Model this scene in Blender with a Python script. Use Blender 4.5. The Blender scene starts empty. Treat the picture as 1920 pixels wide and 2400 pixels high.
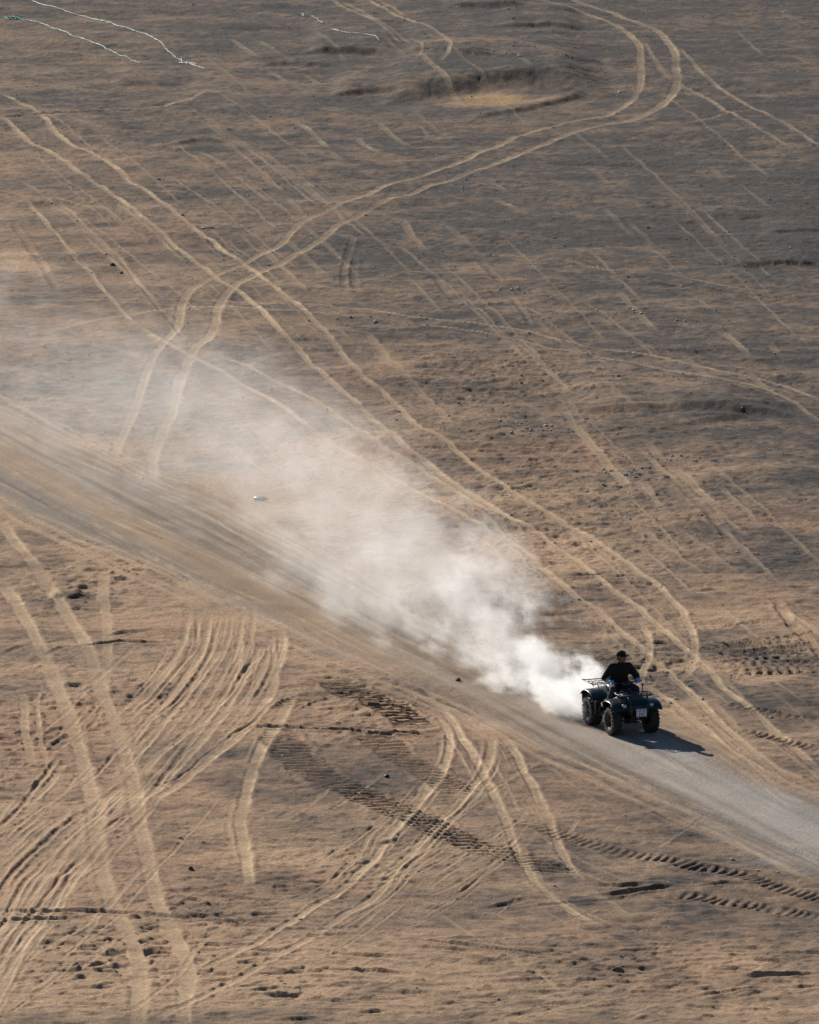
import bpy, bmesh, math, random
import numpy as np
from mathutils import Vector, Matrix, Quaternion
R = math.radians
random.seed(5)
S = bpy.context.scene
COL = S.collection

# ------------------------------------------------------------------ camera, sky, sun, exposure
CAM_H = 37.5
cd = bpy.data.cameras.new('camera')
cd.sensor_fit = 'VERTICAL'; cd.sensor_height = 24.0; cd.sensor_width = 19.2
cd.lens = 24.0 * 22000.0 / 2400.0
cd.clip_start = 1.0; cd.clip_end = 30000.0
cam = bpy.data.objects.new('camera', cd); COL.objects.link(cam)
cam.location = (0, 0, CAM_H)
PITCH = math.atan(3750.0 / 22000.0)
cam.rotation_euler = (math.pi/2 - PITCH, 0, 0)
S.camera = cam

SUN_AZ = (-0.51, 0.86); SUN_EL = 25.0
w = bpy.data.worlds.new('World'); S.world = w; w.use_nodes = True
wn = w.node_tree; bg = wn.nodes['Background']
sky = wn.nodes.new('ShaderNodeTexSky'); sky.sky_type = 'NISHITA'; sky.sun_disc = False
sky.sun_elevation = R(SUN_EL); sky.sun_rotation = math.atan2(SUN_AZ[0], SUN_AZ[1])
sky.air_density = 1.0; sky.dust_density = 0.3; sky.ozone_density = 3.0
wn.links.new(sky.outputs[0], bg.inputs[0]); bg.inputs[1].default_value = 0.05
sd = bpy.data.lights.new('sun', 'SUN'); sd.energy = 5.0; sd.angle = R(0.53); sd.color = (1.0, 0.92, 0.82)
so = bpy.data.objects.new('sun', sd); COL.objects.link(so)
ce = math.cos(R(SUN_EL)); n_ = math.hypot(*SUN_AZ)
to_sun = Vector((SUN_AZ[0]/n_*ce, SUN_AZ[1]/n_*ce, math.sin(R(SUN_EL))))
so.rotation_euler = to_sun.to_track_quat('Z', 'Y').to_euler(); so.location = to_sun*400
vs = S.view_settings; vs.view_transform = 'Standard'; vs.look = 'None'; vs.gamma = 1.0
vs.use_curve_mapping = False; vs.exposure = 0.29
S.render.engine = 'CYCLES'
S.cycles.volume_bounces = 3; S.cycles.diffuse_bounces = 2; S.cycles.max_bounces = 6; S.cycles.use_adaptive_sampling = True; S.cycles.adaptive_threshold = .02; S.cycles.volume_max_steps = 512
S.cycles.volume_step_rate = 1.0; S.cycles.use_denoising = True; S.cycles.denoising_prefilter = 'NONE'; S.render.filter_size = 0.9

# ------------------------------------------------------------------ traced ground data, in metres on the plain
TRACKS = [
 ('L',0.26,0.030,0.55,[(4.39,326.02),(5.16,324.33),(6.07,322.54),(6.53,321.02),(7.00,319.13),(7.22,317.64),(7.52,314.94),(7.71,312.29),(7.65,309.33),(7.59,306.07),(7.51,302.89),(7.32,300.10),(6.94,297.35),(6.49,295.52),(6.14,294.23),(5.24,293.49),(4.27,291.28),(3.31,289.11),(2.56,286.56),(1.73,284.05),(0.90,281.59),(0.00,279.26),(-0.62,277.92),(-1.21,275.94),(-1.91,273.98),(-2.52,271.96),(-3.09,270.15),(-3.37,267.73),(-3.64,265.45),(-4.00,264.07),(-4.37,262.52),(-4.62,261.42),(-4.94,260.50),(-5.34,259.24),(-5.69,258.00),(-6.05,255.88),(-6.20,253.71),(-6.21,251.50),(-6.23,249.55),(-6.51,247.03),(-6.73,244.71),(-6.82,242.28),(-6.89,240.26),(-6.93,238.48),(-6.99,236.38),(-7.05,234.25),(-7.16,231.61),(-7.27,229.76),(-7.26,227.61)]),
 ('L',0.30,0.030,0.55,[(5.08,327.32),(5.88,325.89),(6.58,323.82),(7.07,322.54),(7.37,321.40),(7.83,319.76),(8.37,317.40),(8.68,313.97),(8.85,310.62),(8.77,307.34),(8.71,303.56),(8.52,300.43),(8.04,297.03),(7.42,294.66),(6.73,292.75),(6.43,292.54),(5.56,291.28),(4.80,289.42),(3.83,286.56),(2.90,283.75),(1.97,281.39),(1.14,278.88),(0.53,277.64),(0.10,276.03),(-0.79,273.98),(-1.47,271.41),(-2.05,269.43),(-2.47,266.24),(-3.11,263.55),(-3.50,261.93),(-3.87,260.41),(-4.32,259.08),(-4.78,257.26),(-4.98,255.72),(-5.17,253.71),(-5.23,251.73),(-5.22,249.78),(-5.40,247.41),(-5.74,245.15),(-5.86,242.21),(-5.97,240.26),(-5.98,238.48),(-5.99,236.38),(-6.09,234.04),(-6.19,232.02),(-6.27,229.76),(-6.33,227.61),(-6.25,225.82),(-6.21,224.24)]),
 ('L',0.20,0.035,0.80,[(-12.93,294.23),(-12.64,292.65),(-12.20,290.24),(-11.83,288.29),(-11.33,286.56),(-10.76,284.35),(-10.08,281.39),(-9.59,279.26),(-9.00,276.60),(-8.30,273.52),(-7.86,271.23),(-7.37,268.71),(-6.90,265.98),(-6.44,263.81),(-6.06,261.76),(-5.74,260.50),(-5.55,259.33),(-5.18,257.51),(-4.83,256.37),(-4.44,254.59),(-4.08,252.60),(-3.73,250.40),(-3.38,248.25),(-3.14,246.81),(-2.80,244.71),(-2.50,242.87),(-2.12,240.90),(-1.76,239.12),(-1.44,237.35),(-1.16,235.41),(-0.83,233.70),(-0.49,231.82),(-0.19,230.16),(0.00,229.30),(0.29,227.94),(0.67,226.20),(1.10,224.24),(1.43,223.00),(1.85,221.46),(2.14,220.06),(2.69,218.68),(2.96,217.67),(3.27,216.03),(3.63,214.41),(3.96,212.87),(4.23,211.29),(4.64,209.41),(4.89,208.37),(5.12,207.29),(5.31,205.96),(5.52,204.95),(5.71,204.06),(5.93,202.77),(6.13,201.64),(6.35,200.22),(6.58,198.67),(6.72,197.25),(7.00,196.03),(7.28,194.69),(7.57,193.08),(7.82,191.69),(8.06,190.40),(8.38,188.37)]),
 ('L',0.20,0.035,0.80,[(-13.20,300.43),(-12.73,298.55),(-12.07,296.16),(-11.53,293.81),(-11.20,291.18),(-10.88,289.42),(-10.28,286.86),(-9.61,284.65),(-8.82,281.49),(-8.44,278.98),(-7.88,276.88),(-7.39,274.54),(-6.83,271.69),(-6.36,269.16),(-5.87,266.50),(-5.65,265.98),(-5.31,264.07),(-4.94,262.61),(-4.65,261.17),(-4.22,259.08),(-3.82,257.02),(-3.41,254.99),(-3.02,253.23),(-2.65,250.79),(-2.31,248.86),(-2.01,246.73),(-1.80,244.93),(-1.47,242.87),(-1.15,240.69),(-0.75,239.26),(-0.47,237.28),(-0.23,235.76),(0.00,234.25),(0.30,232.75),(0.71,231.22),(0.98,230.16),(1.26,228.52),(1.57,227.03),(1.88,225.63),(2.24,224.24),(2.57,222.69),(2.98,221.15),(3.32,219.94),(3.65,218.68),(4.02,217.49),(4.38,215.85),(4.75,214.41),(5.04,212.98),(5.38,211.29),(5.68,210.07),(5.88,208.37),(6.11,206.86),(6.19,205.37),(6.26,204.06),(6.26,202.61),(6.20,201.23),(6.08,199.82),(5.86,198.18)]),
 ('L',0.20,0.035,0.75,[(-7.34,249.71),(-6.59,247.03),(-5.97,245.15),(-5.38,243.53),(-4.87,241.84),(-4.38,240.04),(-3.99,238.90),(-3.54,237.35),(-3.09,235.76),(-2.91,234.79),(-2.59,233.09),(-2.15,231.22),(-1.78,229.76),(-1.39,228.32),(-0.94,227.03),(-0.51,225.44),(0.00,223.81),(0.43,222.50),(0.85,221.15),(1.22,220.00),(1.57,218.86),(1.96,217.37),(2.35,216.03),(2.70,214.29),(3.00,212.70),(3.30,210.96),(3.61,209.41),(3.86,208.21),(4.13,207.45),(4.34,206.12),(4.55,205.00),(4.78,203.80),(5.06,202.51),(5.23,201.08),(5.52,199.97),(5.77,198.18),(6.13,196.13),(6.33,194.69),(6.58,193.22),(6.75,192.43),(6.96,191.27),(7.25,189.77),(7.50,188.77),(7.86,187.88),(8.14,186.82)]),
 ('L',0.18,0.030,0.70,[(-5.42,245.38),(-4.76,244.12),(-4.17,242.72),(-3.66,240.90),(-3.30,240.04),(-2.89,238.90),(-2.51,237.49),(-2.10,235.96),(-1.73,234.25),(-1.36,232.75),(-0.96,231.22),(-0.55,229.24),(-0.25,228.13),(0.00,227.29),(0.58,225.31),(0.95,223.87),(1.42,222.19),(1.75,220.79),(2.13,219.70)]),
 ('L',0.18,0.030,0.70,[(5.05,206.12),(5.20,204.95),(5.26,203.80),(5.27,202.51),(5.22,201.23),(5.07,199.67),(4.95,198.18)]),
 ('L',0.20,0.030,0.70,[(5.04,197.93),(5.45,196.23),(5.74,194.88),(6.05,193.51),(6.30,192.34),(6.60,190.77),(6.90,189.63),(7.23,188.50),(7.55,187.39)]),
 ('L',0.18,0.030,0.50,[(6.41,195.74),(6.58,194.67),(6.75,193.75),(6.85,192.97),(6.90,192.19)]),
 ('L',0.20,0.045,0.95,[(0.51,195.74),(0.75,194.79),(0.99,193.08),(1.08,191.92),(1.30,190.27),(1.50,188.28),(1.68,186.29),(1.83,184.60),(1.96,182.94),(2.04,181.43),(2.14,180.11),(2.31,178.85),(2.43,177.73),(2.63,176.73),(2.82,175.87),(3.12,174.90),(3.42,174.01),(3.68,173.47)]),
 ('L',0.12,0.015,0.45,[(3.68,173.47),(3.86,173.17),(4.19,172.75),(4.73,172.11)]),
 ('L',0.20,0.040,0.85,[(1.88,192.34),(2.09,191.04),(2.25,189.77),(2.33,188.50),(2.49,187.04),(2.63,185.47),(2.76,184.00),(2.83,182.73),(2.93,181.31),(3.03,180.11),(3.13,179.18),(3.23,178.41),(3.34,177.85)]),
 ('L',0.20,0.020,0.40,[(3.34,177.85),(3.50,176.85),(3.86,175.75),(4.04,175.09),(4.33,174.24)]),
 ('L',0.20,0.045,0.95,[(0.54,194.07),(0.72,193.37),(0.82,192.43),(0.84,191.18),(0.78,189.77),(0.63,188.15),(0.41,186.56),(0.21,185.34),(-0.03,183.96),(-0.30,182.48),(-0.53,181.18),(-0.68,179.74),(-0.98,178.49),(-1.25,177.29),(-1.47,176.38),(-1.76,175.75),(-2.08,174.55),(-2.35,173.70),(-2.61,173.06),(-2.88,172.11),(-3.16,171.40),(-3.41,170.77),(-3.79,169.85),(-3.92,169.45)]),
 ('L',0.20,0.040,0.80,[(1.71,192.34),(1.70,190.77),(1.61,189.13),(1.39,187.44),(1.08,185.68),(0.68,183.75),(0.34,182.06),(0.00,180.19),(-0.29,178.85),(-0.52,177.13),(-0.92,175.52),(-1.23,174.78),(-1.52,173.70),(-1.95,172.34),(-2.27,171.48),(-2.57,170.66),(-2.91,169.74),(-3.23,168.83),(-3.50,168.15),(-3.74,167.54),(-4.04,166.87),(-4.31,166.44),(-4.60,165.29)]),
 ('L',0.12,0.030,0.60,[(1.35,186.90),(1.15,185.81),(0.88,184.37),(0.61,183.06),(0.38,181.78),(0.14,180.19)]),
 ('L',0.12,0.030,0.60,[(2.38,184.37),(2.08,183.18),(1.79,182.36),(1.50,181.43),(1.31,180.62)]),
 ('L',0.10,0.030,0.60,[(1.13,183.06),(0.89,182.24),(0.63,181.55),(0.42,180.62)]),
 ('L',0.10,0.030,0.60,[(2.07,187.03),(1.90,186.05),(1.77,185.32)]),
 ('L',0.12,0.030,0.60,[(3.34,183.77),(3.20,182.59),(3.05,181.66)]),
 ('L',0.12,0.030,0.50,[(3.70,186.29),(3.58,185.20)]),
 ('L',0.34,0.030,0.70,[(-9.35,210.96),(-9.13,209.58),(-8.80,207.62),(-8.55,205.85),(-8.26,203.75),(-7.88,200.62),(-7.57,197.83),(-7.20,194.64),(-6.89,191.50),(-6.64,188.73),(-6.40,185.77),(-6.27,184.09),(-6.24,182.35),(-6.11,180.61),(-5.98,178.85),(-5.89,177.49),(-5.76,176.30),(-5.61,175.21),(-5.46,174.01),(-5.27,172.75),(-5.13,171.59),(-5.03,170.48),(-4.97,169.23),(-4.94,168.15),(-4.93,166.94),(-4.89,164.77)]),
 ('L',0.34,0.030,0.70,[(-9.68,218.68),(-9.39,217.02),(-8.95,214.58),(-8.64,212.87),(-8.35,210.96),(-7.88,207.94),(-7.53,205.59),(-7.19,203.49),(-6.89,200.62),(-6.58,197.30),(-6.22,193.84),(-5.93,191.00),(-5.71,188.46),(-5.52,185.99),(-5.39,183.53),(-5.28,181.77),(-5.13,179.87),(-5.05,178.73),(-4.95,177.37),(-4.85,176.06),(-4.70,174.86),(-4.53,173.59),(-4.36,172.34),(-4.21,171.07),(-4.11,169.96),(-4.06,168.73),(-4.08,167.65),(-4.10,166.66),(-4.06,164.77)]),
 ('L',0.26,0.015,0.50,[(-7.01,212.41),(-7.00,210.74),(-6.91,208.54),(-6.77,206.38),(-6.67,203.75),(-6.57,200.17),(-6.54,197.69)]),
 ('L',0.10,0.020,0.60,[(-7.88,198.18),(-7.92,196.23),(-7.87,194.31)]),
 ('L',0.20,0.030,0.70,[(-4.98,206.98),(-4.96,206.38),(-4.96,204.03),(-5.11,201.45),(-5.34,198.66),(-5.68,196.21),(-6.02,194.08)]),
 ('L',0.20,0.030,0.90,[(-4.46,206.68),(-4.47,205.50),(-4.51,202.88),(-4.75,199.49),(-5.09,196.75),(-5.52,193.82),(-5.85,191.48)]),
 ('L',0.16,0.030,0.80,[(-4.14,202.59),(-4.30,200.33),(-4.61,197.84),(-5.04,194.61),(-5.54,190.97),(-5.68,188.95)]),
 ('L',0.20,0.030,0.80,[(-4.00,205.79),(-3.82,204.91),(-3.73,202.59),(-3.78,199.77),(-3.89,197.29),(-4.24,194.61),(-4.78,192.25),(-5.26,189.95),(-5.49,187.70)]),
 ('L',0.20,0.030,0.80,[(-3.21,202.59),(-3.43,200.33),(-3.69,197.56),(-3.90,195.14),(-4.20,192.77),(-4.63,189.95),(-5.00,187.46),(-5.34,185.51)]),
 ('L',0.16,0.030,0.70,[(-3.07,203.74),(-3.04,202.02),(-3.25,198.94),(-3.47,196.75),(-3.64,195.14)]),
 ('L',0.22,0.030,1.00,[(-2.87,204.62),(-2.80,203.46),(-2.78,202.02),(-2.90,199.21),(-2.97,197.02),(-3.19,194.87),(-3.50,192.77),(-4.04,190.21),(-4.57,187.70),(-5.27,185.02)]),
 ('L',0.28,0.030,0.90,[(-2.47,197.84),(-2.64,195.14),(-2.81,193.29),(-2.99,191.74),(-3.19,188.95),(-3.29,186.48),(-3.35,184.31),(-3.38,183.12),(-3.32,182.27),(-3.20,180.19),(-3.16,179.18),(-3.07,177.05)]),
 ('D',0.10,0.050,0.30,[(-4.73,205.50),(-4.67,202.88),(-4.84,201.17),(-5.27,197.84),(-5.84,194.61)]),
 ('D',0.10,0.050,0.30,[(-4.30,205.20),(-4.35,202.31),(-4.58,198.94),(-4.98,196.21),(-5.42,194.08)]),
 ('D',0.10,0.060,0.30,[(-3.34,201.17),(-3.61,199.21),(-3.78,197.29),(-4.01,195.67)]),
 ('D',0.10,0.060,0.30,[(-2.95,195.94),(-3.22,194.08),(-3.70,192.51),(-4.28,189.95),(-4.77,187.70),(-5.38,186.97)]),
 ('D',0.10,0.050,0.30,[(-3.00,202.59),(-2.97,200.61),(-3.13,197.84),(-3.36,196.21)]),
 ('D',0.12,0.060,0.30,[(-4.56,191.48),(-4.90,188.95),(-5.18,186.97),(-5.42,186.97)]),
 ('L',0.16,0.030,0.70,[(-7.02,189.76),(-7.27,188.01),(-7.49,186.17),(-7.67,184.72)]),
 ('D',0.12,0.060,0.30,[(-7.23,190.27),(-7.45,188.26),(-7.64,186.78),(-7.80,184.84),(-8.02,183.42),(-8.13,182.71)]),
 ('L',0.14,0.030,0.70,[(-6.70,184.84),(-6.87,184.25),(-7.18,182.48),(-7.48,180.97),(-7.61,180.19),(-7.84,179.06),(-7.93,177.94)]),
 ('L',0.14,0.030,0.70,[(-7.57,184.01),(-7.89,182.48),(-8.08,181.55)]),
 ('L',0.14,0.030,0.70,[(-7.25,184.13),(-7.44,182.94),(-7.78,180.97),(-7.93,180.19),(-8.01,179.71)]),
 ('D',0.14,0.070,0.30,[(-6.58,184.25),(-6.75,183.53),(-7.05,182.13),(-7.28,180.74),(-7.40,180.19),(-7.70,178.50),(-7.80,177.50),(-7.87,176.61)]),
 ('L',0.14,0.030,0.70,[(-6.38,182.48),(-6.62,181.31),(-6.79,180.19),(-7.09,177.72),(-7.29,175.74),(-7.47,173.59),(-7.65,171.49)]),
 ('D',0.12,0.060,0.30,[(-6.39,180.08),(-6.74,178.05),(-6.91,176.61),(-7.11,175.31),(-7.31,173.91),(-7.44,172.33),(-7.61,170.56)]),
 ('L',0.20,0.030,0.90,[(-6.21,179.40),(-6.48,178.50),(-6.61,176.94),(-6.79,175.63),(-7.00,174.02),(-7.17,172.64),(-7.29,171.28),(-7.37,169.64),(-7.50,168.03)]),
 ('D',0.12,0.060,0.30,[(-7.31,178.50),(-7.50,176.94),(-7.61,175.31),(-7.70,173.59)]),
 ('L',0.16,0.030,0.60,[(-5.82,187.27),(-6.05,186.05),(-6.20,184.72),(-6.31,183.18)]),
 ('D',0.12,0.060,0.30,[(-5.63,184.25),(-5.89,183.30),(-6.03,182.48)]),
 ('D',0.14,0.060,0.30,[(-6.53,194.28),(-6.70,193.36),(-6.85,192.71)]),
 ('L',0.12,0.030,0.60,[(-5.87,188.26),(-6.03,187.15),(-6.24,186.17)]),
 ('D',0.10,0.050,0.30,[(-6.10,190.78),(-6.27,189.26),(-6.42,187.89)]),
 ('L',0.22,0.020,0.50,[(-8.31,197.36),(-8.15,195.47),(-8.11,193.75),(-7.91,191.29),(-7.75,189.01)]),
 ('L',0.12,0.020,0.50,[(-7.97,197.09),(-7.84,194.41),(-7.65,191.54),(-7.44,189.13)]),
 ('T',0.62,0.050,0.35,[(-2.79,192.85),(-2.37,190.04),(-1.88,188.28),(-1.39,187.04),(-0.77,185.55),(-0.21,184.47),(0.21,183.62),(0.89,181.89),(1.68,180.61),(2.55,179.30),(3.06,178.37)]),
 ('T',0.55,0.045,0.35,[(4.93,176.81),(5.53,176.38),(6.19,175.75),(6.85,175.21),(8.09,174.16)]),
 ('T',0.55,0.045,0.35,[(-1.06,193.74),(-0.62,191.73),(-0.31,190.27),(0.15,188.91),(0.37,188.28),(0.84,187.04),(1.12,186.03)]),
 ('T',0.50,0.045,0.35,[(2.17,183.75),(2.36,183.32),(3.28,181.68),(3.85,180.85),(4.51,180.11),(5.16,179.62),(5.61,178.97),(6.06,178.73),(6.46,178.33),(6.93,177.41),(7.39,176.77),(8.16,175.71)]),
 ('T',0.60,0.090,0.45,[(-2.39,198.57),(-1.65,198.18),(-0.82,196.23),(-0.27,194.88),(0.13,193.13)]),
 ('T',0.40,0.060,0.40,[(-2.71,195.02),(-2.36,196.23),(-2.05,196.95)]),
 ('T',0.35,0.050,0.35,[(6.51,195.46),(6.96,195.26),(7.48,194.69),(8.09,194.22),(8.70,193.84)]),
 ('T',0.35,0.050,0.35,[(6.87,192.80),(7.30,192.34),(7.89,191.41),(8.56,190.58)]),
 ('T',0.25,0.030,0.30,[(-4.50,218.66),(-3.97,217.02),(-3.45,215.71),(-2.93,214.43)]),
 ('T',0.30,0.030,0.30,[(0.89,204.22),(1.31,203.64),(1.98,203.06)]),
 ('P',0.13,0.060,0.00,[(6.32,204.69),(7.22,205.24),(8.13,205.90)]),
 ('P',0.13,0.060,0.00,[(6.26,202.25),(6.88,202.61),(7.51,203.08)]),
 ('P',0.13,0.060,0.00,[(6.35,202.10),(7.77,203.18),(9.21,204.38)]),
 ('P',0.13,0.060,0.00,[(6.42,201.18),(7.81,202.23),(9.21,203.39)]),
 ('P',0.13,0.060,0.00,[(6.69,200.88),(7.92,201.64),(9.17,202.51)]),
 ('P',0.13,0.060,0.00,[(6.39,200.37),(7.76,200.98),(9.14,201.69)]),
 ('P',0.13,0.060,0.00,[(6.76,200.17),(7.93,200.50),(9.10,200.93)]),
 ('P',0.13,0.060,0.00,[(6.73,199.42),(7.90,199.69),(9.07,200.07)]),
 ('P',0.13,0.060,0.00,[(7.00,199.07),(8.01,199.19),(9.04,199.42)]),
 ('L',0.16,0.020,0.60,[(-2.84,327.32),(-2.16,323.69),(-1.53,321.14),(-0.91,317.40),(-0.34,313.01)]),
 ('L',0.14,0.020,0.50,[(-2.43,326.54),(-1.74,323.31),(-1.13,319.76),(-0.51,316.04),(0.00,312.77)]),
 ('L',0.16,0.020,0.65,[(-1.57,327.32),(-0.93,324.08),(-0.31,321.14),(0.00,319.88),(0.52,317.40),(0.96,314.94),(1.27,312.29),(1.36,309.92),(1.21,307.69),(0.98,306.07)]),
 ('L',0.12,0.020,0.50,[(0.00,313.97),(0.40,311.34),(0.35,308.62),(0.14,306.88)]),
 ('L',0.16,0.020,0.50,[(-1.04,326.54),(-0.52,323.69),(-0.15,321.40)]),
 ('L',0.18,0.020,0.45,[(7.77,314.58),(7.93,312.65),(8.27,306.07),(8.52,303.90),(8.93,301.65),(9.60,298.34),(10.09,294.98),(10.70,292.02),(11.16,289.42),(11.77,286.56)]),
 ('L',0.18,0.020,0.45,[(8.96,312.65),(9.31,309.33),(9.64,304.81),(10.38,299.21),(11.02,295.63),(11.64,292.65),(12.25,289.11),(12.74,286.76)]),
 ('L',0.14,0.020,0.40,[(8.14,291.60),(9.26,293.07),(10.07,294.45),(11.12,296.27)]),
 ('L',0.16,0.020,0.55,[(-11.33,254.35),(-8.62,254.59),(-6.93,254.35),(-5.61,254.43),(-4.63,254.11),(-3.26,253.47),(-2.45,253.47),(-1.86,252.91),(-1.28,252.76),(0.00,251.50),(1.12,250.64),(2.24,249.78),(3.18,248.86),(4.12,247.41),(4.57,246.43),(5.41,245.30),(6.33,244.63),(6.79,244.04),(7.39,243.08),(7.99,241.70),(8.56,240.98),(9.31,240.26),(9.87,239.12),(10.59,237.28)]),
 ('L',0.16,0.020,0.50,[(-11.11,249.32),(-9.62,249.17),(-8.08,251.26),(-5.58,253.23),(-4.34,252.60),(-3.14,252.13),(-1.69,251.26),(-1.04,251.18),(0.00,249.94),(0.95,249.55),(1.91,248.71),(2.72,247.79),(3.10,247.03),(3.62,245.98),(4.24,245.45),(4.85,244.71),(5.38,243.89),(5.99,243.08),(6.59,242.28),(7.34,241.27),(8.17,240.04),(8.95,238.90),(9.64,237.35),(9.99,236.03),(10.38,233.77)]),
 ('D',0.14,0.060,0.30,[(6.36,258.50),(7.15,257.51),(7.81,257.26),(8.75,256.12),(9.39,255.47),(10.19,254.99),(11.10,253.55)]),
 ('L',0.12,0.020,0.35,[(3.74,262.95),(4.57,261.84),(5.74,260.58),(7.16,259.74),(8.74,257.26),(10.33,255.64)]),
 ('L',0.10,0.020,0.35,[(0.49,264.41),(1.57,263.81),(2.90,263.12),(4.10,262.52)]),
 ('D',0.16,0.070,0.30,[(-12.72,293.70),(-11.64,294.66),(-10.33,294.98),(-9.23,295.52),(-8.10,295.84)]),
 ('L',0.16,0.030,0.60,[(-8.11,296.16),(-7.63,297.68),(-7.05,298.99),(-6.61,300.98),(-6.24,301.88)]),
 ('L',0.12,0.030,0.70,[(-12.17,276.50),(-11.23,275.28),(-10.40,274.72),(-9.60,273.70),(-8.89,272.97),(-8.34,272.32)]),
 ('L',0.12,0.030,0.50,[(-8.28,273.70),(-7.13,272.69),(-5.98,271.59),(-5.27,271.05),(-4.64,270.69)]),
 ('L',0.12,0.030,0.50,[(-7.85,271.69),(-6.95,270.78),(-5.95,270.15),(-5.07,269.70),(-4.27,268.89)]),
 ('L',0.16,0.030,0.55,[(-11.34,274.72),(-10.58,269.97),(-10.04,266.50),(-9.59,263.55),(-9.17,261.17),(-8.85,259.33),(-8.50,256.61),(-8.13,254.35),(-7.73,251.73),(-7.35,249.78)]),
 ('D',0.12,0.050,0.30,[(-10.28,268.36),(-9.87,265.54),(-9.42,263.12),(-9.05,261.00)]),
 ('L',0.18,0.030,0.45,[(-10.39,274.72),(-9.99,272.42),(-9.66,270.42),(-9.03,266.94),(-8.43,263.81),(-8.05,261.42),(-7.70,258.66),(-7.26,255.64)]),
 ('D',0.14,0.050,0.40,[(-8.45,264.41),(-8.06,261.84),(-7.62,258.50),(-7.19,255.23),(-6.77,252.44),(-6.28,249.32),(-6.03,247.64)]),
 ('D',0.20,0.050,0.40,[(-11.47,269.70),(-10.81,264.76),(-10.27,261.00),(-9.72,256.45)]),
 ('L',0.30,0.020,0.50,[(3.91,236.94),(4.13,233.50),(4.43,230.88),(4.81,227.61),(4.99,225.82),(5.33,223.25)]),
 ('L',0.30,0.020,0.50,[(6.47,226.71),(6.75,224.62),(7.07,222.50),(7.36,220.30)]),
 ('D',0.20,0.050,0.35,[(6.51,224.31),(6.81,222.13),(7.13,219.40),(7.41,217.02)]),
 ('D',0.25,0.050,0.35,[(7.11,220.30),(7.35,218.20),(7.46,216.32)]),
 ('D',0.16,0.050,0.35,[(4.04,237.56),(4.22,235.14),(4.37,232.42)]),
 ('L',0.20,0.020,0.45,[(6.09,220.00),(5.97,221.21),(5.60,224.93)]),
 ('D',0.22,0.090,0.35,[(8.25,208.21),(8.39,206.38),(8.49,204.95),(8.71,203.75),(8.85,202.71),(9.01,200.93)]),
 ('L',0.26,0.030,0.50,[(7.97,207.99),(8.31,206.86),(8.68,205.53),(9.06,203.23)]),
 ('D',0.14,0.050,0.30,[(8.33,208.65),(8.71,207.19),(9.20,205.22)]),
 ('D',0.20,0.050,0.35,[(0.65,259.08),(0.94,256.45),(1.34,253.63)]),
 ('D',0.22,0.060,0.35,[(1.93,262.70),(2.27,260.16),(2.51,258.08)]),
 ('D',0.18,0.060,0.35,[(2.81,254.99),(3.07,252.44),(3.24,250.09)]),
 ('D',0.20,0.050,0.35,[(-1.61,266.59),(-1.75,263.12),(-1.85,259.74),(-1.81,256.45)]),
 ('D',0.20,0.050,0.35,[(-1.54,262.10),(-1.57,258.91),(-1.47,255.64)]),
 ('L',0.22,0.015,0.42,[(-5.18,314.58),(-4.79,312.77),(-4.25,309.80)]),
 ('L',0.22,0.015,0.42,[(-6.12,315.19),(-5.50,312.17),(-4.95,309.21)]),
 ('L',0.22,0.015,0.42,[(-4.70,306.88),(-4.33,305.16),(-3.89,303.45)]),
 ('L',0.22,0.015,0.42,[(-3.50,305.73),(-3.06,304.02),(-2.77,302.32)]),
 ('L',0.22,0.015,0.42,[(-3.88,303.11),(-3.56,301.65)]),
 ('L',0.22,0.015,0.42,[(-3.63,293.60),(-3.20,291.49),(-2.84,288.90),(-2.43,286.36)]),
 ('L',0.22,0.015,0.42,[(-1.08,293.60),(-0.73,290.97),(-0.40,288.90),(0.00,286.86)]),
 ('L',0.22,0.015,0.42,[(-1.72,289.42),(-1.31,286.86),(-0.91,284.85)]),
 ('L',0.22,0.015,0.42,[(-4.71,294.13),(-4.42,292.54)]),
 ('L',0.22,0.015,0.42,[(-2.49,285.85),(-2.08,283.36)]),
 ('L',0.22,0.015,0.42,[(-3.48,280.91),(-3.13,278.98),(-2.85,276.60)]),
 ('L',0.22,0.015,0.42,[(-4.51,280.91),(-4.14,277.83)]),
 ('L',0.22,0.015,0.42,[(2.18,279.46),(2.55,278.02),(2.91,276.13)]),
 ('L',0.22,0.015,0.42,[(2.52,274.72),(2.88,273.33),(3.24,271.96)]),
 ('L',0.22,0.015,0.42,[(2.61,271.05),(3.03,269.70)]),
 ('L',0.22,0.015,0.42,[(-0.75,273.80),(-0.56,272.42)]),
 ('L',0.22,0.015,0.42,[(-0.25,271.05),(0.12,266.59),(0.48,263.98)]),
 ('L',0.22,0.015,0.42,[(8.25,249.32),(8.54,247.79),(8.95,244.78)]),
 ('L',0.22,0.015,0.42,[(9.54,247.03),(9.79,244.78)]),
 ('L',0.22,0.015,0.42,[(4.97,251.65),(5.52,250.09)]),
 ('L',0.22,0.015,0.42,[(-1.14,248.55),(-0.68,244.78),(-0.45,242.57)]),
 ('L',0.22,0.015,0.42,[(0.00,240.40),(0.44,237.56),(0.86,234.79),(1.07,232.75)]),
 ('L',0.22,0.015,0.42,[(-6.45,293.60),(-5.85,290.45),(-5.26,286.86)]),
 ('L',0.22,0.015,0.42,[(-6.10,289.42),(-5.38,286.36)]),
 ('L',0.14,0.040,0.75,[(1.61,164.91),(2.14,165.57),(2.58,166.16),(3.02,166.55),(3.46,167.04),(3.74,167.29),(4.02,167.65)]),
 ('L',0.14,0.030,0.50,[(3.61,165.19),(4.26,166.44),(4.74,167.04),(5.14,167.58)]),
 ('D',0.10,0.050,0.30,[(1.73,165.36),(2.04,165.74),(2.36,166.09)]),
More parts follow.
